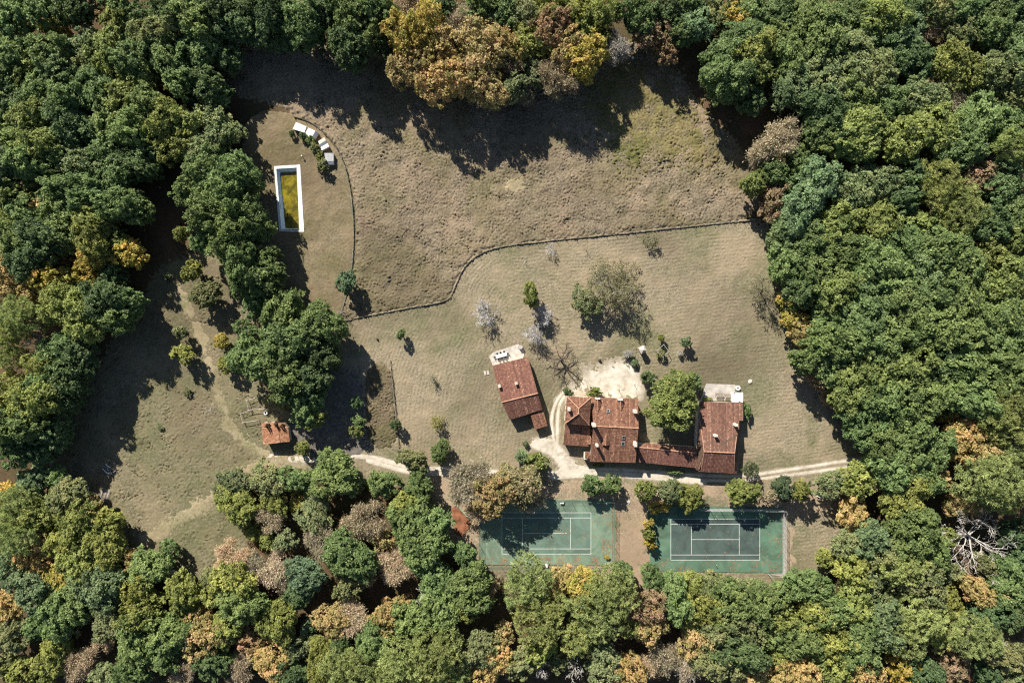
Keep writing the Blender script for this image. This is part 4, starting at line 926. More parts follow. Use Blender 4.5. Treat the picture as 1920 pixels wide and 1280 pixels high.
WOOD = {
 # wood filling the upper left, with the strip beside the pool
 'A': (1.12, """25,45,32g 85,25,30g 135,20,30d 182,12,25r 222,45,30y 262,28,26d 300,65,38o 370,50,38g 108,58,22Y 40,108,32g 105,100,34g 160,85,30o 205,95,32y 255,112,32g 50,125,30y 15,158,28d
 120,148,32d 165,120,27o 255,150,30y 312,112,36g 375,97,34g 182,170,34g 132,192,36g 70,182,34g 24,205,32d 238,185,31y 290,195,32g 342,152,34g 388,158,30d 412,186,24g 130,238,36d 62,228,36y
 18,268,34g 88,268,34y 162,246,30d 202,225,32g 250,242,36g 312,235,34y 352,232,30y 400,225,30o 428,248,26o 334,272,34y 385,278,34o 14,318,34b 56,302,36g 110,300,34g 150,308,36o 204,290,30g
 255,302,34d 218,338,34g 270,322,28d 28,366,32y 85,385,26O 125,360,34g 170,368,34g 226,380,34g 14,412,30y 60,408,32g 120,410,34g 176,415,32y 255,395,30g
 310,20,34d 345,15,30g 400,15,32d 440,52,34d 470,58,28d 502,58,32d 540,72,26d 432,108,26d 590,68,28d 455,15,28d 55,6,28g 160,4,28d 215,4,28g 5,90,26g 2,205,26y 435,60,20d 250,70,22d"""),
 'B': (1.3, """385,318,38g 440,322,34g 356,357,28g 420,365,38g 466,345,25g 402,410,38g 464,400,34g 385,442,32g 440,450,38g 484,436,26g 460,490,36g 504,482,22g 500,516,32g 482,556,26g 448,545,16g 340,440,14y 485,519,13Y"""),
 'C': (1.05, """478,568,26g 535,592,40g 600,612,36g 470,625,26g 545,640,44g 600,660,35d 480,680,38g 540,700,42g 592,715,30d 566,760,32g 588,786,20y 520,605,12r"""),
 'D': (1.18, """30,450,36g 85,450,40d 130,442,32g 185,452,34y 228,458,26y 245,478,28Y 180,490,34Y 118,485,19O 60,490,34d 20,510,28O 12,546,28O 55,545,26O 95,530,32Y 132,522,26y 110,562,34y 200,562,36d 246,562,26g
 150,592,40y 210,592,34g 44,592,32p 25,622,28p 20,668,28p 110,650,34g 150,662,32d 72,682,28p 140,702,34d 95,722,30g 30,732,38y 82,745,40y 128,748,28d 20,792,34g 62,802,36g 102,812,30d 30,842,32g 70,850,26d 215,520,24d"""),
 'E': (0.95, """62,902,28b 105,897,22g 130,932,32g 15,925,22Y 32,940,34p 62,962,36y 14,972,30p 32,1004,34p 100,945,22g 172,952,24O 202,976,28y 150,986,40y 132,1020,36y 196,1026,36y 85,1012,26O 50,1046,26O 76,1062,24O
 14,1052,30b 150,1062,38y 115,1090,32Y 195,1100,40b 62,1112,34b 18,1135,30o 148,1128,34g 110,1152,34g 250,1052,22O 276,1072,36g 344,1103,32y 264,1112,34y 210,1162,34g 75,1172,28g 120,1176,28g 272,1152,36y 320,1176,34g 22,1192,30o
 105,1218,34g 155,1242,34o 195,1200,24t 250,1202,34g 310,1216,32g 250,1248,32g 44,1262,32y 88,1270,24y 205,1262,28o 375,1157,24O 384,1195,38O 352,1140,24g 430,1098,40g 398,1082,22g 456,1130,36g 425,1180,30g 440,1042,36t 478,1052,24k
 390,1250,30d 345,1258,28o 15,1240,24o"""),
 'F': (0.8, """435,905,30o 442,948,34y 505,900,30o 550,896,25g 575,920,18y 515,946,24y 510,968,30k 590,962,32o 475,996,18y 505,1012,18y 540,1012,22o 558,940,18Y 603,1010,34k 520,1075,38t 580,1075,32b 562,1120,26d 520,1160,36y 575,1178,17b 470,1196,28r
 450,1250,34t 508,1237,36y 420,1235,22g 625,1162,34O 600,1240,36y 555,1215,26o 540,1262,30d"""),
 'G': (0.95, """625,890,40g 668,905,18o 722,910,28g 786,908,27g 688,975,40k 650,985,22t 762,945,28y 775,988,44g 812,990,34g 800,1032,38g 664,1040,42g 655,1100,26o 690,1075,22t 742,1062,34t 714,1012,24O 874,1045,25g 820,1086,34g 885,1102,42g 868,1145,26g 830,1140,38g 730,1150,32O 776,1160,34g 658,1156,34t
 700,1202,34g 640,1205,22d"""),
 'H': (1.0, """648,1232,34p 760,1240,44p 822,1215,42p 850,1262,34p 798,1272,30p 660,1268,40p 898,1217,34o 922,1245,34O 918,1098,22t 985,1096,44p 1000,1160,44p 1042,1128,26p 945,1192,22O 1048,1088,28O 1090,1098,34Y 1110,1142,46p 1152,1108,44p 1175,1168,28p 1090,1192,34p 1164,1072,22g
 1215,1135,34r 1222,1172,34O 1198,1250,30t 1130,1242,36o 1175,1256,34O 1242,1230,34k 1012,1215,28y 1055,1235,26o 975,1250,30o 720,1262,30p"""),
 'I': (1.0, """1224,1084,24g 1290,1112,34y 1262,1124,34g 1342,1112,32g 1386,1110,31g 1420,1114,30g 1312,1132,38y 1362,1130,40g 1420,1128,36g 1296,1162,30y 1514,1106,34g 1462,1112,26g 1345,1176,38g 1400,1168,38g 1452,1150,34y 1390,1216,40d 1468,1222,26g 1310,1196,34O 1350,1240,38o 1290,1246,30t 1500,1260,34O 1420,1264,32O
 1530,1150,36y 1505,1190,34g 1560,1148,34g 1545,1045,18y 1602,1066,32y 1582,1020,28g 1600,960,30O 1632,1012,32b 1655,1035,38o 1705,995,44g 1742,1042,34g 1700,930,44y 1660,882,36g 1722,882,38g 1558,905,28o 1605,905,32y 1645,898,22t
 1690,1062,34p 1622,1092,36o 1720,1092,42o 1655,1165,38b 1592,1130,34g 1560,1202,34y 1612,1204,42g 1690,1192,42p 1722,1150,38p 1570,1242,38g 1620,1262,36O 1690,1256,30Y 1450,1185,30g 1660,1118,24g 1530,1215,28g 1462,1262,30O"""),
 'J': (1.0, """1760,900,25O 1850,895,50p 1902,860,30p 1880,922,34p 1800,948,26O 1850,1062,26o 1835,1108,32O 1882,1092,36g 1902,1142,34d 1820,1190,40p 1762,1185,34p 1730,1260,34d 1790,1250,30r 1880,1232,34o 1902,1272,30o 1780,1130,28y 1770,1010,24y 1900,1000,30d 1905,1050,28d 1850,1150,32d 1850,1265,28d 1780,1075,26o"""),
 'K': (1.05, """1472,437,32b 1512,447,34g 1560,442,36g 1460,482,22k 1484,497,34g 1537,502,40g 1592,472,40g 1642,480,42g 1702,472,44g 1762,470,42g 1720,512,38b 1792,512,40g 1497,546,32d 1567,546,40y 1612,540,36g 1672,540,44g 1742,552,44g 1802,562,44g 1852,470,36y 1902,442,34y
 1880,522,40y 1872,590,44g 1480,565,22Y 1487,600,22Y 1502,625,26O 1557,592,32g 1620,592,52d 1560,642,42g 1610,652,44g 1660,622,40g 1692,582,42g 1702,622,38g 1752,612,42g 1802,622,48g 1860,642,46g 1820,682,46g 1880,702,44g 1770,690,38d
 1522,672,30g 1560,692,38g 1610,702,40y 1652,692,38g 1700,690,42y 1590,732,38y 1640,745,38g 1692,742,38g 1536,712,20r 1730,742,38g 1780,732,34g 1778,772,24Y 1822,752,40g 1880,760,42p 1882,800,38p 1620,792,38g 1682,792,36g 1702,825,50g 1642,832,38g 1752,842,34g 1810,822,34O 1846,852,30O 1555,745,18r 1905,660,30g 1915,610,26g"""),
 'L': (1.05, """1300,55,34b 1295,15,30d 1340,22,32o 1376,32,30Y 1410,17,32g 1460,22,34d 1522,32,40g 1590,27,36d 1650,32,42y 1710,17,30d 1760,20,32o 1802,14,30g 1850,17,34d 1902,22,34d 1372,58,24t 1402,72,36g 1460,70,34g 1362,102,36g 1415,102,36y 1482,82,32g 1540,72,42g 1620,72,36g 1700,62,34b 1745,52,28t 1800,62,32o 1850,52,36g 1902,72,34d
 1355,152,42g 1410,132,34y 1472,112,34g 1530,112,32d 1602,112,46o 1640,142,38o 1552,152,42o 1490,167,40b 1672,97,34d 1720,112,32d 1790,122,42y 1900,104,34d 1868,142,34o 1902,172,38o 1590,172,38g 1660,195,34g 1540,202,42d 1722,187,36o 1770,182,30k 1602,247,50y 1545,247,34d 1702,250,42y 1752,242,42y 1830,232,46g 1882,240,34g 1802,282,38g 1906,272,36p
 1490,282,22g 1450,272,42k 1424,300,26t 1412,345,24y 1450,374,30r 1472,346,26g 1498,318,24g 1525,352,44b 1482,402,34b 1602,352,42o 1652,345,34o 1562,422,44y 1640,422,42y 1502,412,30g 1702,332,30d 1692,372,30d 1762,342,40p 1812,392,44p 1832,332,32r 1882,342,38d 1902,400,34d 1752,402,24k 1772,428,32y 1850,432,34d 1410,190,26d 1450,330,26d 1720,420,30y"""),
 'M': (1.25, """420,17,30d 470,22,34d 520,32,34d 567,46,38g 632,72,26g 612,22,30d 652,30,36g 682,60,38g 706,20,32g 660,95,32d 742,16,22O 772,22,34t 800,58,40Y 765,72,38Y 768,118,40O 832,92,32O 826,145,42O 905,72,40O 900,122,44O 902,160,38O 942,97,34O 870,45,36k 962,122,34t 1000,72,38y 1036,62,38r 1042,148,38k 985,180,22k 1062,92,34O 1092,112,38Y 1090,62,30y
 1122,66,28y 900,12,30g 942,27,32g 986,32,34o 1032,17,32y 1082,27,32y 1130,27,34y 1150,92,30w 1200,27,34g 1226,62,30r 1250,22,28d 1270,58,26g 1250,95,24r 840,15,26d 960,165,28o 1000,135,28o 720,92,20d"""),
}
ZONE = {'A': (1.14, .3), 'B': (1.08, 0), 'C': (1.0, 0), 'D': (1.12, .15), 'E': (1.15, 0), 'F': (1.12, 0), 'G': (1.12, 0), 'H': (1.1, 0), 'I': (1.15, .1), 'J': (1.12, 0), 'K': (1.08, .4), 'L': (1.12, .3), 'M': (1.0, 0)}
rz_ = random.Random(12)
for z, (hs, txt) in WOOD.items():
    for tok in txt.split():
        a, b, rest = tok.split(','); px, py, r, c = int(a), int(b), int(rest[:-1]), rest[-1]
        if z in 'EFGHIJ' and c in 'gd' and rz_.random() < .34: c = rz_.choice('yyoo')
        if z in 'EFGH' and c in 'yo' and rz_.random() < .12: c = rz_.choice('Ot')
        if c in 'tkw': nm, cl = 'twiggy_tree', ('twig' if r > 18 else 'twigs')
        elif c == 'p': nm, cl = 'pine_tree', 'pine'
        elif c in 'YOr': nm, cl = 'autumn_tree', ('thin' if r >= 33 else 'thinm' if r >= 19 else 'small')
        else: nm, cl = 'oak_tree' if c in 'gdb' else 'broadleaf_tree', ('big' if r >= 33 else 'mid' if r >= 19 else 'small')
        rr = r * (1.15 if r > 28 else 1.05)
        if cl in ('big', 'mid') and c in 'yo' and rz_.random() < .5: cl = 'thin' if cl == 'big' else 'thinm'
        o = tree(px, py, rr, c, nm, cl, hs=hs, tone=ZONE[z][0], blend=ZONE[z][1] if c in 'dyob' else 0)
        TREES.append((o, px, py, r, c, nm))

# every tree of the woods gets its own words: landmark, colour, size, then order outward from the landmark
MARKS = [('the pool', 542, 372), ('the tiled shed', 516, 812), ('the row of poles', 198, 922), ('the upper left corner', 0, 0), ('the yellow gold tree', 800, 58), ('the lower left corner', 0, 1280),
         ('the upper right corner', 1920, 0), ('the lower right corner', 1920, 1280), ('the big dead tree', 1840, 1010), ('the west wood snag', 60, 640), ("the fence's east end", 1430, 412),
         ("the track's east end", 1640, 862), ('the paler court', 1020, 1060), ('the darker court', 1345, 1072), ('mid west edge', 0, 430), ('mid east edge', 1920, 560), ("the meadow's top tip", 1190, 80),
         ('the east leafless tree', 1440, 560), ("the clearing's foot", 380, 1075), ('mid lower edge', 960, 1280), ("the clearing's upper end", 330, 480), ('the red clay patch', 865, 980), ('the lowest dead wood', 1300, 1262),
         ('the brown fern hollow', 1450, 370), ("the clearing's west bay", 200, 720), ('the garden shelters', 585, 260), ('mid top edge', 960, 0), ('the small dead treetop', 785, 1125)]
ORD = 'first second third fourth fifth sixth seventh eighth ninth tenth eleventh twelfth thirteenth fourteenth fifteenth sixteenth'.split()
cells = {}
for t in TREES:
    mk = min(MARKS, key=lambda m: math.hypot(m[1] - t[1], m[2] - t[2])); cells.setdefault((mk, t[4], t[5]), []).append(t)
NOUN = {'broadleaf_tree': 'broadleaf tree', 'oak_tree': 'oak', 'pine_tree': 'pine', 'autumn_tree': 'autumn tree', 'twiggy_tree': 'thinning tree'}
for (mk, c, nm), ts in cells.items():
    ts.sort(key=lambda t: math.hypot(mk[1] - t[1], mk[2] - t[2]))
    for i, t in enumerate(ts):
        o = t[0]; size = 'broad' if t[3] >= 38 else 'small' if t[3] <= 23 else 'rounded'
        if len(ts) == 1: lab = f'the one {NAMES[c]} {NOUN[nm]} in the wood around {mk[0]}'
        else: lab = f'{size} {NAMES[c]} {NOUN[nm]}, {ORD[i]} one out from {mk[0]}'
        o['label'] = lab; o['group'] = 'trees of the surrounding woods'

# ------------------------------------------------------------------ undergrowth between the trunks
def undergrowth():
    r = np.random.default_rng(77); pts = []; cols = []
    for t in TREES:
        for _ in range(5):
            a = r.random() * 6.28; d = t[3] * r.uniform(.5, 1.25); pts.append((t[1] + math.cos(a) * d, t[2] + math.sin(a) * d))
    for x in np.arange(-30, 1950, 26):
        pts += [(x + r.normal() * 8, r.uniform(-35, 25)), (x + r.normal() * 8, r.uniform(1255, 1315))]
    for y in np.arange(-30, 1310, 26):
        pts += [(r.uniform(-35, 20), y + r.normal() * 8), (r.uniform(1900, 1955), y + r.normal() * 8)]
    p = PX(pts); ok = np.max([sdf(p[:, 0], p[:, 1], q) for q in (LAWN, MEADOW, POOLL, CLEAR)], 0) < -1.0
    p = p[ok]; c, n, t = [], [], []
    for x, y in p:
        k = 34; R = r.uniform(.8, 1.7); d = unit(r.normal(size=(k, 3)) + [0, 0, .3]); d[:, 2] = abs(d[:, 2])
        c.append(np.array([x, y, .1]) + d * R * r.uniform(.6, 1.1, (k, 1)) * [1, 1, 1.1]); n.append(unit(d + [0, 0, .6] + r.normal(size=(k, 3)) * .5)); t.append(np.clip(r.normal(.5, .12) + r.normal(0, .1, k), 0, 1))
    c = np.vstack(c); V, F = quads(c, np.vstack(n), r.uniform(.18, .38, (len(c), 1)), r.uniform(.12, .22, (len(c), 1)), r)
    o = link('undergrowth', mesh_np('undergrowth', V, F, M['leaf'], False, {'tint': np.concatenate(t)}), None, 'stuff'); o.color = (.11, .105, .045, 1)
    tag(o, 'low brush and saplings under the trees of the surrounding woods', 'undergrowth')
undergrowth()

# ------------------------------------------------------------------ bare trees
def bare_meshes(seed, h, R, nlimb, r0, depth=4, kids=(4, 4, 4), fork=.28, flat=.55, twig_r=.012, jag=.25):
    """trunk and limbs, then finer branches; local coordinates, standing at the origin"""
    r = random.Random(seed); A = MB(); B = MB(); tips = []
    def vec(s_): return Vector((r.gauss(0, s_), r.gauss(0, s_), r.gauss(0, s_)))
    def grow(p, d, L, rad, lv):
        n = 4 if lv <= 2 else 3; pts = [p]; q = p; dd = d.copy()
        for i in range(n - 1):
            dd = (dd + vec(jag) * (1 if lv else .3) + Vector((0, 0, .04 if lv < 3 else 0))).normalized(); q = q + dd * L / (n - 1); q.z = max(q.z, .4); pts.append(q)
        rs = [rad * (1 - .72 * i / (n - 1)) for i in range(n)]
        (A if lv <= 1 else B).tube(pts, rs, 7 if lv == 0 else 5 if lv == 1 else 3, lv < 2)
        if lv >= depth: tips.append(pts[-1]); return
        k = kids[min(lv, len(kids)) - 1]
        for i in range(k):
            f = .3 + .7 * (i + r.random()) / k; j = min(n - 2, int(f * (n - 1))); w = f * (n - 1) - j
            s_ = pts[j].lerp(pts[j + 1], w); ax = (pts[j + 1] - pts[j]).normalized(); side = ax.cross(vec(1)).normalized()
            grow(s_, (ax * .75 + side * r.uniform(.55, 1.0) + Vector((0, 0, .1))).normalized(), L * r.uniform(.45, .68) * (1.1 - .4 * f), max(twig_r, rad * .5 * (1 - .4 * f)), lv + 1)
    lean = Vector((r.uniform(-.05, .05), r.uniform(-.05, .05), 1)).normalized()
    top = lean * h * fork
    A.tube([(0, 0, -.2), lean * h * fork * .5, top], [r0 * 1.3, r0, r0 * .85], 8)
    for i in range(nlimb):
        a = 6.283 * i / nlimb + r.uniform(-.3, .3); el = r.uniform(.15, .9) if i else 1.3
        d = Vector((math.cos(a) * math.cos(el), math.sin(a) * math.cos(el), math.sin(el) * flat + .15)).normalized()
        grow(top - Vector((0, 0, r.random() * h * fork * .25)), d, R * r.uniform(.75, 1.0), r0 * r.uniform(.38, .6), 1)
    return A, B, tips
def bare_tree(px, py, h, R, label, bark, nlimb=7, r0=.2, seed=0, depth=4, kids=(5, 4, 4), leaf=None, nleaf=0, lsize=.16, hfrac=.55, group=None, name='bare_tree', cat='bare tree', sc=None, twig_mat=None, flat=.55, fork=.28, twig_r=.012, jag=.25):
    x, y, _ = P(px, py, h * hfrac); o = thing(name, label, cat, (x, y, 0), 0, group); A, B, tips = bare_meshes(seed, h, R, nlimb, r0, depth, kids, fork, flat, twig_r, jag)
    A.build('trunk', bark, o, world=False); B.build('branches', twig_mat or bark, o, world=False)
    if nleaf:
        r = np.random.default_rng(seed); tp = np.array([tuple(t) for t in tips]); c = tp[r.integers(0, len(tp), nleaf)] + r.normal(size=(nleaf, 3)) * .28
        V, F = quads(c, unit(r.normal(size=(nleaf, 3)) + [0, 0, .7]), lsize, lsize * .62, r)
        l_ = link('foliage', mesh_np('foliage', V, F, M['leaf'], False, {'tint': np.clip(r.normal(.5, .18, nleaf), 0, 1)}), o); l_.color = (*leaf, 1)
    return o
L_OL = (.15, .16, .07)
bare_tree(1150, 540, 9.0, 6.8, 'large spreading half bare tree with grey boughs beside the olive bush', M['bark_grey'], 10, .32, 1, 4, (6, 5, 5), (.25, .245, .12), 5200, .19, twig_r=.035, twig_mat=M['bark_grey'])
bare_tree(911, 590, 5.2, 3.5, 'pale grey leafless tree standing apart above the cottage', M['lichen'], 12, .15, 2, 4, (6, 5, 5), twig_r=.032, jag=.38, hfrac=.62)
bare_tree(1018, 590, 5.6, 3.5, 'upper of two touching pale leafless trees below the pointed golden green tree', M['lichen'], 12, .15, 3, 4, (6, 5, 5), twig_r=.032, jag=.38, hfrac=.62)
bare_tree(1002, 622, 5.4, 3.5, 'lower of two touching pale leafless trees, behind the cottage barrel', M['lichen'], 12, .15, 4, 4, (6, 5, 5), twig_r=.032, jag=.38, hfrac=.62)
bare_tree(1054, 674, 8.5, 5.4, 'dark crooked leafless tree casting a spidery shadow over the chalk yard', M['bark_dark'], 8, .38, 5, 3, (5, 4, 3), twig_r=.05, jag=.4, flat=.4, hfrac=.5)
bare_tree(1436, 545, 8.0, 4.6, 'leafless tree with open boughs at the edge of the east wood', M['bark_dark'], 8, .24, 6, 4, (5, 4, 4), (.19, .19, .11), 900, .17, twig_r=.03)
bare_tree(1222, 450, 4.6, 2.0, 'thin leafy sapling just under the post fence', M['bark_grey'], 7, .09, 7, 3, (5, 4, 4), (.18, .185, .09), 500, .16, twig_r=.025)
bare_tree(1035, 468, 4.0, 1.7, 'pale bare sapling below the bend of the post fence', M['lichen'], 8, .08, 8, 4, (5, 4, 3), hfrac=.6, twig_r=.028)
bare_tree(1100, 467, 3.6, 1.1, 'thin dark sapling midway between two bare trees under the fence', M['bark_dark'], 5, .06, 9, 3, (4, 4))
bare_tree(984, 487, 2.2, 1.0, 'tiny pale bare sapling near the fence bend', M['lichen'], 5, .04, 10, 3, (4, 3))
bare_tree(915, 550, 2.4, .9, 'slim bare whip in the lawn above the lone grey tree', M['bark_dark'], 4, .04, 11, 2, (4, 3))
bare_tree(813, 712, 3.8, 1.4, 'small bare sapling alone in the mown lawn west of the cottage', M['bark_grey'], 8, .08, 12, 3, (5, 4), (.17, .20, .09), 160, .14, twig_r=.028)
bare_tree(820, 793, 5.2, 1.9, 'slender yellow tipped sapling with a long feathery shadow', M['bark_grey'], 8, .10, 13, 3, (5, 4, 3), (.28, .28, .08), 600, .17, twig_r=.03)
bare_tree(1836, 1012, 12.5, 9.6, 'big bleached dead tree sprawling over the lower right wood', M['bark_white'], 9, .40, 14, 4, (5, 4, 3), twig_r=.05, jag=.3, flat=.35, hfrac=.72, fork=.45)
bare_tree(58, 640, 11.5, 4.0, 'bleached dead treetop poking out of the west wood', M['bark_white'], 7, .2, 15, 3, (5, 4), twig_r=.035, fork=.6, hfrac=.85)
bare_tree(788, 1125, 10.5, 2.6, 'small dead treetop between green crowns below the paler court', M['bark_white'], 6, .14, 16, 3, (5, 3), twig_r=.03, fork=.65, hfrac=.85)
bare_tree(1015, 1262, 11, 3.6, 'white dead crown at the lower edge, the western of a close pair', M['bark_white'], 7, .18, 17, 3, (5, 5), twig_r=.035, fork=.6, hfrac=.85)
bare_tree(1082, 1264, 11, 3.4, 'white dead crown at the lower edge, the eastern of a close pair', M['bark_white'], 7, .18, 18, 3, (5, 4), twig_r=.035, fork=.6, hfrac=.85)
bare_tree(1296, 1268, 10, 4.0, 'lowest dead wood, a grey crown at the lower edge', M['bark_white'], 7, .18, 19, 3, (5, 4), twig_r=.03, fork=.55, hfrac=.85)
bare_tree(1886, 1215, 11, 4.2, 'streaky dead grey crown near the lower right corner', M['bark_white'], 7, .18, 20, 3, (5, 4), twig_r=.03, fork=.6, hfrac=.85)
bare_tree(1128, 105, 8, 3.0, 'dead white branches at the top edge of the meadow', M['bark_white'], 6, .14, 21, 3, (5, 3), twig_r=.03, hfrac=.7)
bare_tree(392, 765, 2.0, 1.9, 'low spread of dead branches lying in the left clearing', M['bark_white'], 7, .05, 22, 3, (4, 3), fork=.1, flat=.1)
bare_tree(640, 585, 5.0, 2.0, 'broken bare branch tree below the dark conifer', M['bark_grey'], 6, .12, 23, 3, (4, 3))
bare_tree(1268, 742 - 12, 6, 2.0, 'bare grey stems behind the round green tree', M['bark_grey'], 5, .08, 24, 3, (4, 3))
bare_tree(1163, 733, 5.0, 1.6, 'thin bare sapling in front of the farmhouse, at the yard edge', M['bark_dark'], 5, .06, 25, 3, (4, 3), L_OL, 60, .1)
bare_tree(1192, 722, 4.0, 1.2, 'slim bare whip near the farmhouse corner', M['bark_dark'], 4, .05, 26, 2, (4, 3))

# ------------------------------------------------------------------ trees and shrubs standing on their own
def solo(px, py, r, col, cls, label, name='broadleaf_tree', cat=None, hs=1.0, **k): return tree(px, py, r, col, name, cls, label, cat or {'shrub': 'shrub'}.get(name, 'tree'), None, hs, **k)
solo(1261, 753, 54, 'y', 'big', 'big round bright green tree between the farmhouse and the barn house', hs=.85, tone=1.02, blend=.55, sx=1.001)
solo(1300, 716, 17, 'g', 'small', 'small green tree touching the terrace beside the big round tree', hs=1.2)
solo(1213, 712, 14, 'd', 'small', 'dark bush at the north west foot of the big round tree', 'shrub')
solo(358, 508, 20, 'y', 'small', 'yellow green tree at the upper end of the left clearing', hs=1.3)
solo(386, 553, 28, 'o', 'mid', 'dull olive tree beside the trodden path in the left clearing', hs=.8)
solo(340, 622, 13, 'o', 'small', 'faint olive sapling at the shadow edge of the left clearing')
solo(352, 735, 8, 'o', 'shrub', 'low scrub tuft west of the trodden path in the open clearing', 'shrub', hs=.7)
solo(300, 800, 7, 'o', 'shrub', 'low scrub tuft in the middle of the left clearing', 'shrub', hs=.6)
solo(430, 655, 9, 'o', 'shrub', 'dull scrub tuft between the two yellowing saplings', 'shrub', hs=.8)
solo(346, 668, 21, 'y', 'small', 'bright yellow green bush tree west of the trodden path', hs=1.25)
solo(414, 640, 15, 'Y', 'small', 'thin yellowing sapling east of the trodden path', 'autumn_tree')
solo(424, 685, 17, 'y', 'small', 'yellow topped small tree east of the path, below another', hs=1.2)
solo(314, 518, 9, 'o', 'shrub', 'small shrub in the shade at the clearing upper end', 'shrub')
solo(651, 530, 21, 'b', 'mid', 'dark conifer on the pool lawn fence with a long shadow', 'pine_tree', hs=.8)
solo(752, 627, 9, 'g', 'small', 'small young green tree alone under the post fence', hs=1.1)
solo(742, 795, 11, 'd', 'small', 'dark green shrub at the corner of the rough plot', 'shrub')
solo(668, 755, 13, 'd', 'small', 'shaded shrub by the gravel yard, upper of three', 'shrub'); solo(674, 790, 13, 'g', 'small', 'shrub by the gravel yard, middle of three', 'shrub'); solo(668, 808, 13, 'y', 'small', 'yellowish shrub by the gravel yard, lowest of three', 'shrub')
solo(826, 846, 20, 'g', 'mid', 'dark rounded tree above the track with a black shadow', hs=.7)
solo(772, 860, 25, 'o', 'mid', 'dull green tree overhanging the track, left of a darker one', hs=.75)
solo(527, 752, 26, 'O', 'thinm', 'ochre tree right above the tiled shed roof', 'autumn_tree', hs=.6)
solo(565, 841, 14, 'y', 'small', 'small bright tree beside the tiled shed')
solo(995, 553, 19, 'y', 'small', 'pointed golden green tree above the two pale bare trees', hs=1.5, tone=.8, sx=.85, sy=1.35)
solo(1097, 566, 30, 'o', 'thinm', 'greyish olive bush pressed against the large half bare tree', hs=.62)
solo(1240, 634, 7, 'y', 'small', 'little bright sapling beside the timber frame', hs=.9)
solo(1285, 641, 11, 'b', 'small', 'small dark green tree right of the timber frame', hs=1.1)
solo(1275, 662, 7, 'w', 'twigs', 'dry twiggy shrub beside the small dark green tree', 'shrub', hs=.5)
solo(1190, 680, 8, 'b', 'shrub', 'grey green shrub at the chalk yard edge by the stone hut', 'shrub')
solo(1178, 664, 11, 'w', 'twigs', 'purple grey twiggy shrub left of the stone hut', 'shrub', hs=.5)
solo(1065, 734, 9, 'd', 'shrub', 'dark round shrub against the tower corner', 'shrub', hs=1.2); solo(1114, 735, 13, 'y', 'shrub', 'bright green bush against the farmhouse front', 'shrub', hs=1.5, sx=1.25, sy=.75)
solo(1401, 771, 10, 'g', 'shrub', 'narrow hedge along the barn house east wall', 'hedge', hs=1.4, sx=.7, sy=1.7)
solo(1326, 748, 6, 'y', 'shrub', 'low flowering bush in front of the barn house terrace', 'shrub', hs=.7, sx=1.6, sy=.7)
solo(980, 855, 14, 'b', 'small', 'clipped blue grey ball shrub beside the drive', 'shrub', hs=.8, tone=1.2); solo(1005, 868, 20, 'y', 'small', 'yellow green bushy tree touching the blue grey ball shrub', hs=1.2, tone=.85)
solo(986, 832, 6, 'd', 'shrub', 'small dark shrub at the head of the drive', 'shrub')
solo(882, 903, 54, 'k', 'twig', 'wide pinkish twiggy tree over the track west of the paler court', 'twiggy_tree', hs=1.0); solo(930, 926, 47, 'O', 'thin', 'ochre tree overhanging the paler court corner', 'autumn_tree', hs=.9, tone=.74); solo(972, 906, 44, 'q', 'thin', 'olive turning tree shading the paler court', 'autumn_tree', hs=.95, tone=1.2)
solo(900, 955, 32, 't', 'twig', 'tan twiggy tree at the paler court upper corner', 'twiggy_tree', hs=.7); solo(990, 932, 34, 'k', 'twig', 'brown twiggy tree on the shaded side of the ochre trees', 'twiggy_tree', hs=.8)
solo(1112, 907, 21, 'g', 'small', 'dense green bush above the paler court, left of a pair', 'shrub', hs=1.1); solo(1145, 908, 21, 'g', 'small', 'dense green bush above the paler court, right of a pair', 'shrub', hs=1.1)
solo(1210, 917, 21, 'y', 'small', 'round tree by the track between the two courts', hs=1.3, tone=.85); solo(1255, 920, 24, 'o', 'mid', 'pale green tree above the yellow shrub', hs=.8); solo(1290, 930, 27, 'y', 'mid', 'taller green tree casting shade on the darker court', hs=.78, tone=.9)
solo(1236, 950, 17, 'Y', 'shrub', 'bright lemon yellow shrub at the darker court corner', 'shrub', hs=1.2, sx=1.25, sy=.8, tone=1.1)
for i, (a, b, c_, lb) in enumerate([(1216, 982, 11, 'upper'), (1216, 1000, 12, 'middle'), (1219, 1020, 12, 'lower')]): solo(a, b, c_, 'Y' if i != 1 else 'y', 'shrub', f'yellow green conifer of the short hedge beside the darker court, {lb} of three', 'hedge', 'hedge', hs=1.8, tone=.85)
solo(1392, 922, 27, 'y', 'mid', 'round bright green tree below the barn house', hs=.8, tone=.9); solo(1437, 932, 20, 'k', 'twigs', 'bare pinkish shrub between two trees above the darker court', 'twiggy_tree', hs=1.2)
solo(1466, 917, 23, 'b', 'mid', 'dark blue green conifer near the darker court corner', 'pine_tree', hs=.9, tone=.7); solo(1500, 918, 19, 'y', 'small', 'bright green tree right of the dark conifer', hs=1.5, tone=.85)
solo(1405, 879, 16, 'b', 'pine', 'palm like grey green tree at the barn house corner', 'palm_like_tree', hs=.5)
solo(320, 1026, 19, 'g', 'small', 'green bush by the white boulder at the clearing foot', 'shrub', hs=1.1); solo(312, 1050, 12, 'y', 'small', 'yellowish bush below the green bush at the clearing foot', 'shrub')
for a, b, c_, k_, lb in [(547, 250, 6, 'd', 'small dark shrub left of the shelters'), (568, 256, 8, 'd', 'dark shrub below the first white shelter'), (582, 263, 10, 'g', 'green shrub below the second white shelter'), (592, 278, 10, 'o', 'olive shrub beside the striped shelter'), (599, 292, 9, 'y', 'yellow green shrub beside the grey shelter'), (606, 312, 13, 'o', 'olive bush at the lower end of the shelters')]:
    solo(a, b, c_, k_, 'shrub', lb, 'shrub', hs=1.2)
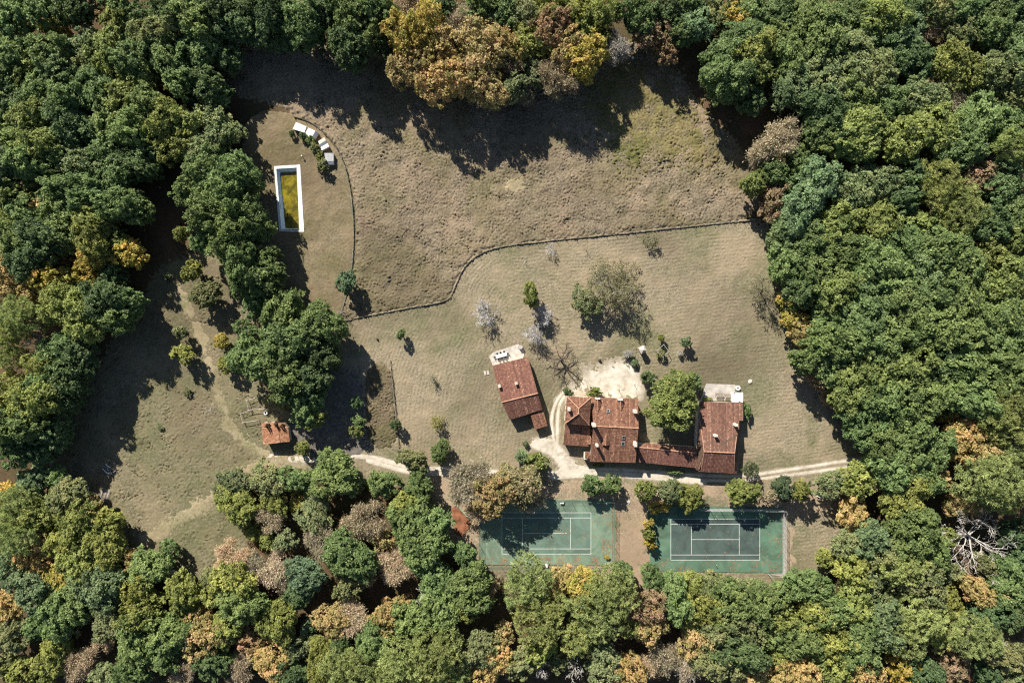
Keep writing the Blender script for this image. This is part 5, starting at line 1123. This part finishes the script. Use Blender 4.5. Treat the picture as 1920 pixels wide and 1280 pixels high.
solo(1138, 1030 + 14, 6, 'Y', 'shrub', 'yellow weed tuft in the paler court corner', 'shrub', hs=.6)
solo(1268, 885, 7, 'g', 'shrub', 'climbing shrub along the link building south wall', 'shrub', hs=.8, sx=2.4, sy=.6); solo(1120, 872, 6, 'y', 'shrub', 'low flower border under the farmhouse south wall', 'shrub', hs=.5, sx=2.5, sy=.6)
for a, b, lb in [(505, 796, 'red creeper on the shed roof edge, left clump'), (520, 793, 'red creeper on the shed roof edge, middle clump'), (531, 796, 'red creeper on the shed roof edge, right clump')]:
    o = solo(a, b, 5, 'r', 'shrub', lb, 'creeper', 'creeper', hs=2.9, tone=.55)

# ------------------------------------------------------------------ small things about the place
def at(px, py, z=0.0): return Vector(P(px, py, z))
def garden_table(name, label, px, py, lx, ly, rz, top_mat, zt=.75, z0=.2, planks=0):
    c = at(px, py, zt); t = base(name, label, 'table', loc=(c.x, c.y, z0)); ca, sa = math.cos(rz), math.sin(rz)
    W_ = lambda u, w: (c.x + u * ca - w * sa, c.y + u * sa + w * ca)
    if planks:
        for i in range(planks):
            w = -ly / 2 + (i + .5) * ly / planks; mb = MB(); mb.box((*W_(0, w), z0 + zt - .05), (lx * R0.uniform(.96, 1), ly / planks * .88, .045 + .008 * (i % 2)), rz); mb.build('plank', top_mat, t)
    else:
        mb = MB(); mb.box((*W_(0, 0), z0 + zt - .05), (lx, ly, .05), rz); mb.build('tabletop', top_mat, t)
    for sx in (-1, 1):
        for sy in (-1, 1):
            mb = MB(); mb.box((*W_(sx * (lx / 2 - .12), sy * (ly / 2 - .1)), z0), (.08, .08, zt - .052), rz); mb.build('leg', M['wood'], t)
    return t
garden_table('garden_table', 'long white garden table with chairs on the cottage patio', 940, 666, 3.0, .95, .27, M['white'])
chair0 = None
def garden_chair(label, u, w, face):
    global chair0
    c = at(940, 666); ca, sa = math.cos(.27), math.sin(.27); loc = (c.x + u * ca - w * sa, c.y + u * sa + w * ca, .2)
    if chair0 is None:
        chair0 = thing('garden_chair', label, 'chair', loc, face + .27, 'chairs round the white garden table')
        mb = MB(); mb.box((0, 0, .42), (.46, .46, .05)); mb.build('seat', M['charcoal'], chair0)
        mb = MB(); mb.box((0, -.23, .47), (.46, .05, .48)); mb.build('backrest', M['charcoal'], chair0)
        for a in (-.19, .19):
            for b in (-.19, .19): mb = MB(); mb.box((a, b, 0), (.05, .05, .418)); mb.build('leg', M['charcoal'], chair0)
        return
    o = chair0.copy(); C.objects.link(o); o.location = loc; o.rotation_euler = (0, 0, face + .27); o['label'] = label
    for ch in chair0.children: k = ch.copy(); C.objects.link(k); k.parent = o
for u, lb in ((-.95, 'west'), (0, 'middle'), (.95, 'east')):
    garden_chair(f'dark chair on the lawn side of the white table, {lb} seat', u, .72, math.pi); garden_chair(f'dark chair on the cottage side of the white table, {lb} seat', u, -.72, 0)
garden_chair('dark chair at the west end of the white table', -1.8, 0, -math.pi / 2); garden_chair('dark chair at the east end of the white table', 1.8, 0, math.pi / 2)
c = at(976.3, 650.5, .9); t = base('barrel', 'round wooden barrel at the corner of the cottage patio', 'barrel', loc=(c.x, c.y, .2))
mb = MB(); mb.tube([(c.x, c.y, .2), (c.x, c.y, .65), (c.x, c.y, 1.15)], [.52, .62, .54], 18); mb.build('staves', M['wood_dark'], t); mb = MB(); mb.tube([(c.x, c.y, 1.151), (c.x, c.y, 1.19)], [.55, .55], 18); mb.build('lid', M['wood_pale'], t)
c = at(1383.6, 727, .7); t = base('stone_well', 'round white well ring with a dark mouth beside the annexe', 'well', loc=(c.x, c.y, 0))
mb = MB(); mb.ring((c.x, c.y, -.1), .62, .27, 1.0, 22); mb.build('ring', M['white'], t); mb = MB(); mb.tube([(c.x, c.y, .0), (c.x, c.y, .3)], [.3, .3], 14); mb.build('shaft', M['dark'], t)
garden_table('picnic_table', 'weathered plank table on the terrace, left of a pair', 1348.5, 740, 2.05, .95, -.03, M['wood'], .9, .2, 5); garden_table('picnic_table.001', 'weathered plank table on the terrace beside the white annexe', 1364.5, 741.5, 1.85, .95, -.03, M['wood'], .9, .2, 5)
# timber frame
tf = base('timber_frame', 'open frame of pale poles with climbing vine beside the little sapling', 'pergola', (1242.5, 658)); fz = 2.0
q = [at(1244.6, 645.8, fz), at(1253.8, 658.4, fz), at(1242.8, 669.5, fz), at(1231.2, 657.6, fz)]
for i in range(4):
    mb = MB(); mb.tube([(q[i].x, q[i].y, -.1), (q[i].x, q[i].y, fz + .05)], .06, 6); mb.build('post', M['wood_pale'], tf)
    mb = MB(); mb.tube([q[i] + Vector((0, 0, .05 + .03 * (i % 2))), q[(i + 1) % 4] + Vector((0, 0, .05 + .03 * (i % 2)))], .055, 6); mb.build('beam', M['wood_pale'], tf)
q2 = at(1249, 688); mb = MB(); mb.tube([q[3] + Vector((0, 0, -.6)), Vector((q2.x - .9, q2.y + 1.6, .1))], .05, 6); mb.build('brace', M['wood_pale'], tf)
solo(1240, 664, 8, 'y', 'shrub', 'vine growing inside the open timber frame', 'vine', 'vine', hs=1.2, tone=.7)
# washing post
c = at(1193, 650); t = base('washing_post', 'thin T topped post with a long shadow by the stone hut', 'post', loc=(c.x, c.y, 0)); tp = at(1187, 642.5, 2.2)
mb = MB(); mb.tube([(c.x, c.y, -.1), tp], .04, 6); mb.build('pole', M['wood_pale'], t); mb = MB(); mb.tube([tp + Vector((-.5, -.15, 0)), tp + Vector((.5, .2, 0.02))], .035, 6); mb.build('crossbar', M['wood_pale'], t)
# leaning pole right of the darker court
c = at(1518.5, 922.5); tp = at(1537.5, 933, 6.0); t = base('lamp_pole', 'tall white pole standing right of the darker court', 'pole', loc=(c.x, c.y, 0))
mb = MB(); mb.tube([(c.x, c.y, -.2), (c.x + .05, c.y - .05, 3.0), (c.x + .12, c.y - .1, 6.2)], [.11, .09, .06], 8); mb.build('pole', M['white'], t); mb = MB(); mb.box((c.x + .15, c.y - .1, 6.2), (.35, .22, .12)); mb.build('lamp_head', M['metal'], t)
def frame_of_poles(name, label, pts, h, posts=True):
    f = base(name, label, 'pole frame', loc=(*P(*pts[0])[:2], 0), group='pole frames by the tiled shed'); w = [at(a, b, h) for a, b in pts]
    for i, p in enumerate(w):
        mb = MB(); mb.tube([(p.x, p.y, -.1), (p.x, p.y, h)], .07, 6); mb.build('post', M['wood_pale'], f)
        if i < len(w) - 1: d = (w[i + 1] - p).normalized() * .25; mb = MB(); mb.tube([p - d + Vector((0, 0, .03 * i)), w[i + 1] + d + Vector((0, 0, .03 * i))], .07, 6); mb.build('rail', M['wood_pale'], f)
frame_of_poles('pole_frame', 'square frame of pale poles above the tiled shed, upper one', [(492, 742.5), (462, 750), (466, 768.5), (495, 766)], 1.1)
frame_of_poles('pole_frame.001', 'open frame of pale poles above the tiled shed, lower one', [(470, 769.5), (451, 775.5), (455, 792), (483, 788)], 1.0)
c = at(498, 774, .4); t = base('stone_basin', 'white stone basin beside the pole frames', 'basin', loc=(c.x, c.y, 0)); mb = MB(); mb.ring((c.x, c.y, 0), .5, .3, .5, 10); mb.build('rim', M['white'], t); mb = MB(); mb.tube([(c.x, c.y, .02), (c.x, c.y, .34)], [.32, .32], 10); mb.build('water', M['glass'], t)
# poles laid side by side
for i in range(10):
    a = at(190 + i * 1.95 + R0.normal(0, .25), 914 + i * .75 + R0.normal(0, 1.0), .2); b = at(186 + i * 1.75 + R0.normal(0, .4), 932 + i * .85 + R0.normal(0, 1.2), .2); mid = (a + b) / 2
    o = MB(); o.tube([a - mid, (b - a) * .1 + Vector((0, 0, .03)), b - mid], [.13, .12, .09], 7)
    l_ = o.build('log', M['wood_pale'] if i % 3 else M['wood'], None); l_.location = (mid.x, mid.y, .12); tag(l_, ('leftmost' if i == 0 else 'rightmost' if i == 9 else ORD[i] + ' from the west') + ' grey log in the row laid on the clearing grass', 'log', 'logs laid side by side in the left clearing')
a, b = at(94, 871, .5), at(135, 911, .5); ft = MB(); ft.tube([a, (a + b) / 2 + Vector((0, 0, .15)), b], [.28, .22, .12], 8); l_ = ft.build('fallen_trunk', M['bark_grey']); tag(l_, 'long fallen grey trunk in the shade left of the clearing', 'fallen trunk')
# heap of brushwood in the shade
c = at(206, 880); hp = base('brush_heap', 'heap of brushwood and pale boards in the shade above the poles', 'heap', loc=(c.x, c.y, 0)); rh = random.Random(9)
mb = MB()
for i in range(90):
    x, y = c.x + rh.gauss(0, 1.3), c.y + rh.gauss(0, .8); a = rh.random() * 6.28; L = rh.uniform(.5, 1.6); z = max(.1, 1.0 - .35 * ((x - c.x) ** 2 / 2 + (y - c.y) ** 2)) * rh.random()
    mb.tube([(x, y, z), (x + math.cos(a) * L, y + math.sin(a) * L, z + rh.uniform(-.1, .5))], [.05, .02], 4, False)
o = mb.build('brushwood', M['bark_grey'], hp, 'stuff')
for i in range(8):
    x, y = c.x + rh.gauss(.2, 1.1), c.y + rh.gauss(0, .7); mb = MB(); mb.box((x, y, .55 + .1 * i), (rh.uniform(.8, 1.8), .22, .04), rh.random() * 3); mb.build('board', M['white_sheet'] if i % 2 else M['slate_sheet'], hp)
# teal sheet, boulders, stump and other small pieces
a, b, d_, e_ = at(222, 1036), at(233, 1039), at(240, 1048), at(226, 1047); mb = MB()
mb.add([(*a.xy, .15), (*b.xy, .2), (*d_.xy, .15), (*e_.xy, .1), (*((a + d_) / 2).xy, .75)], [(0, 1, 4), (1, 2, 4), (2, 3, 4), (3, 0, 4), (3, 2, 1, 0)]); l_ = mb.build('tarpaulin', M['teal']); tag(l_, 'teal tarpaulin in the tree shadow at the clearing foot', 'tarpaulin')
def boulder(px, py, r, label, mat='pale_stone', z=0.0, name='boulder', flat=.7, seed=0, group=None):
    rr = random.Random(seed + int(px)); bm_v = []; n = 9; mb = MB(); c = at(px, py)
    rings = [(0, .95), (.45, 1.0), (.8, .7), (1.0, .25)]
    V = [(c.x + r * k * (1 + rr.uniform(-.15, .15)) * math.cos(6.283 * j / n), c.y + r * k * (1 + rr.uniform(-.15, .15)) * math.sin(6.283 * j / n), z + r * flat * h_) for h_, k in rings for j in range(n)]
    F = [(i * n + j, i * n + (j + 1) % n, (i + 1) * n + (j + 1) % n, (i + 1) * n + j) for i in range(3) for j in range(n)] + [tuple(3 * n + j for j in range(n))]
    mb.add(V, F); o = mb.build(name, M[mat]); tag(o, label, name.replace('_', ' '), group); return o
boulder(307, 1018, .75, 'white boulder above the green bush at the clearing foot', 'coping'); boulder(321, 1074, .8, 'pale rock at the lowest point of the left clearing'); boulder(326, 1070, .5, 'smaller cream rock beside the pale rock at the clearing bottom', 'coping'); boulder(165, 915.5, .45, 'small white stone left of the row of poles', 'coping')
boulder(1406.5, 715, .6, 'rounded pale boulder in the lawn right of the stone well'); boulder(1178, 941, .6, 'flat grey stone disc between the two courts', 'slab', .1, 'stone_disc', .35)
boulder(708, 636, .3, 'little dark stump in the lawn below the young tree', 'wood_dark', 0, 'stump', 2.2); boulder(1124, 675, .4, 'dark stump at the upper edge of the chalk yard', 'wood_dark', 0, 'stump', 2.2); boulder(1186, 110, .3, 'white marker stone at the meadow top tip', 'white', .2, 'marker_stone', 3.0)
for i, (a, b) in enumerate(((909.5, 699), (915, 698))): mb = MB(); c = at(a, b); mb.box((c.x, c.y, -.05), (.55, 1.1, .2), .2); l_ = mb.build('stepping_stone', M['patio']); tag(l_, ('left' if i == 0 else 'right') + '-hand pale paving slab of two west of the cottage', 'paving slab')
c = at(567.5, 294); t = base('post_light', 'small white post light on the grass above the pool', 'post light', loc=(c.x, c.y, 0)); mb = MB(); mb.tube([(c.x, c.y, -.1), (c.x, c.y, .9)], .06, 8); mb.build('post', M['white'], t); mb = MB(); mb.tube([(c.x, c.y, .901), (c.x, c.y, 1.1)], [.22, .16], 10); mb.build('head', M['white'], t)
for o in bpy.data.objects:
    if '_loc' in o: del o['_loc']
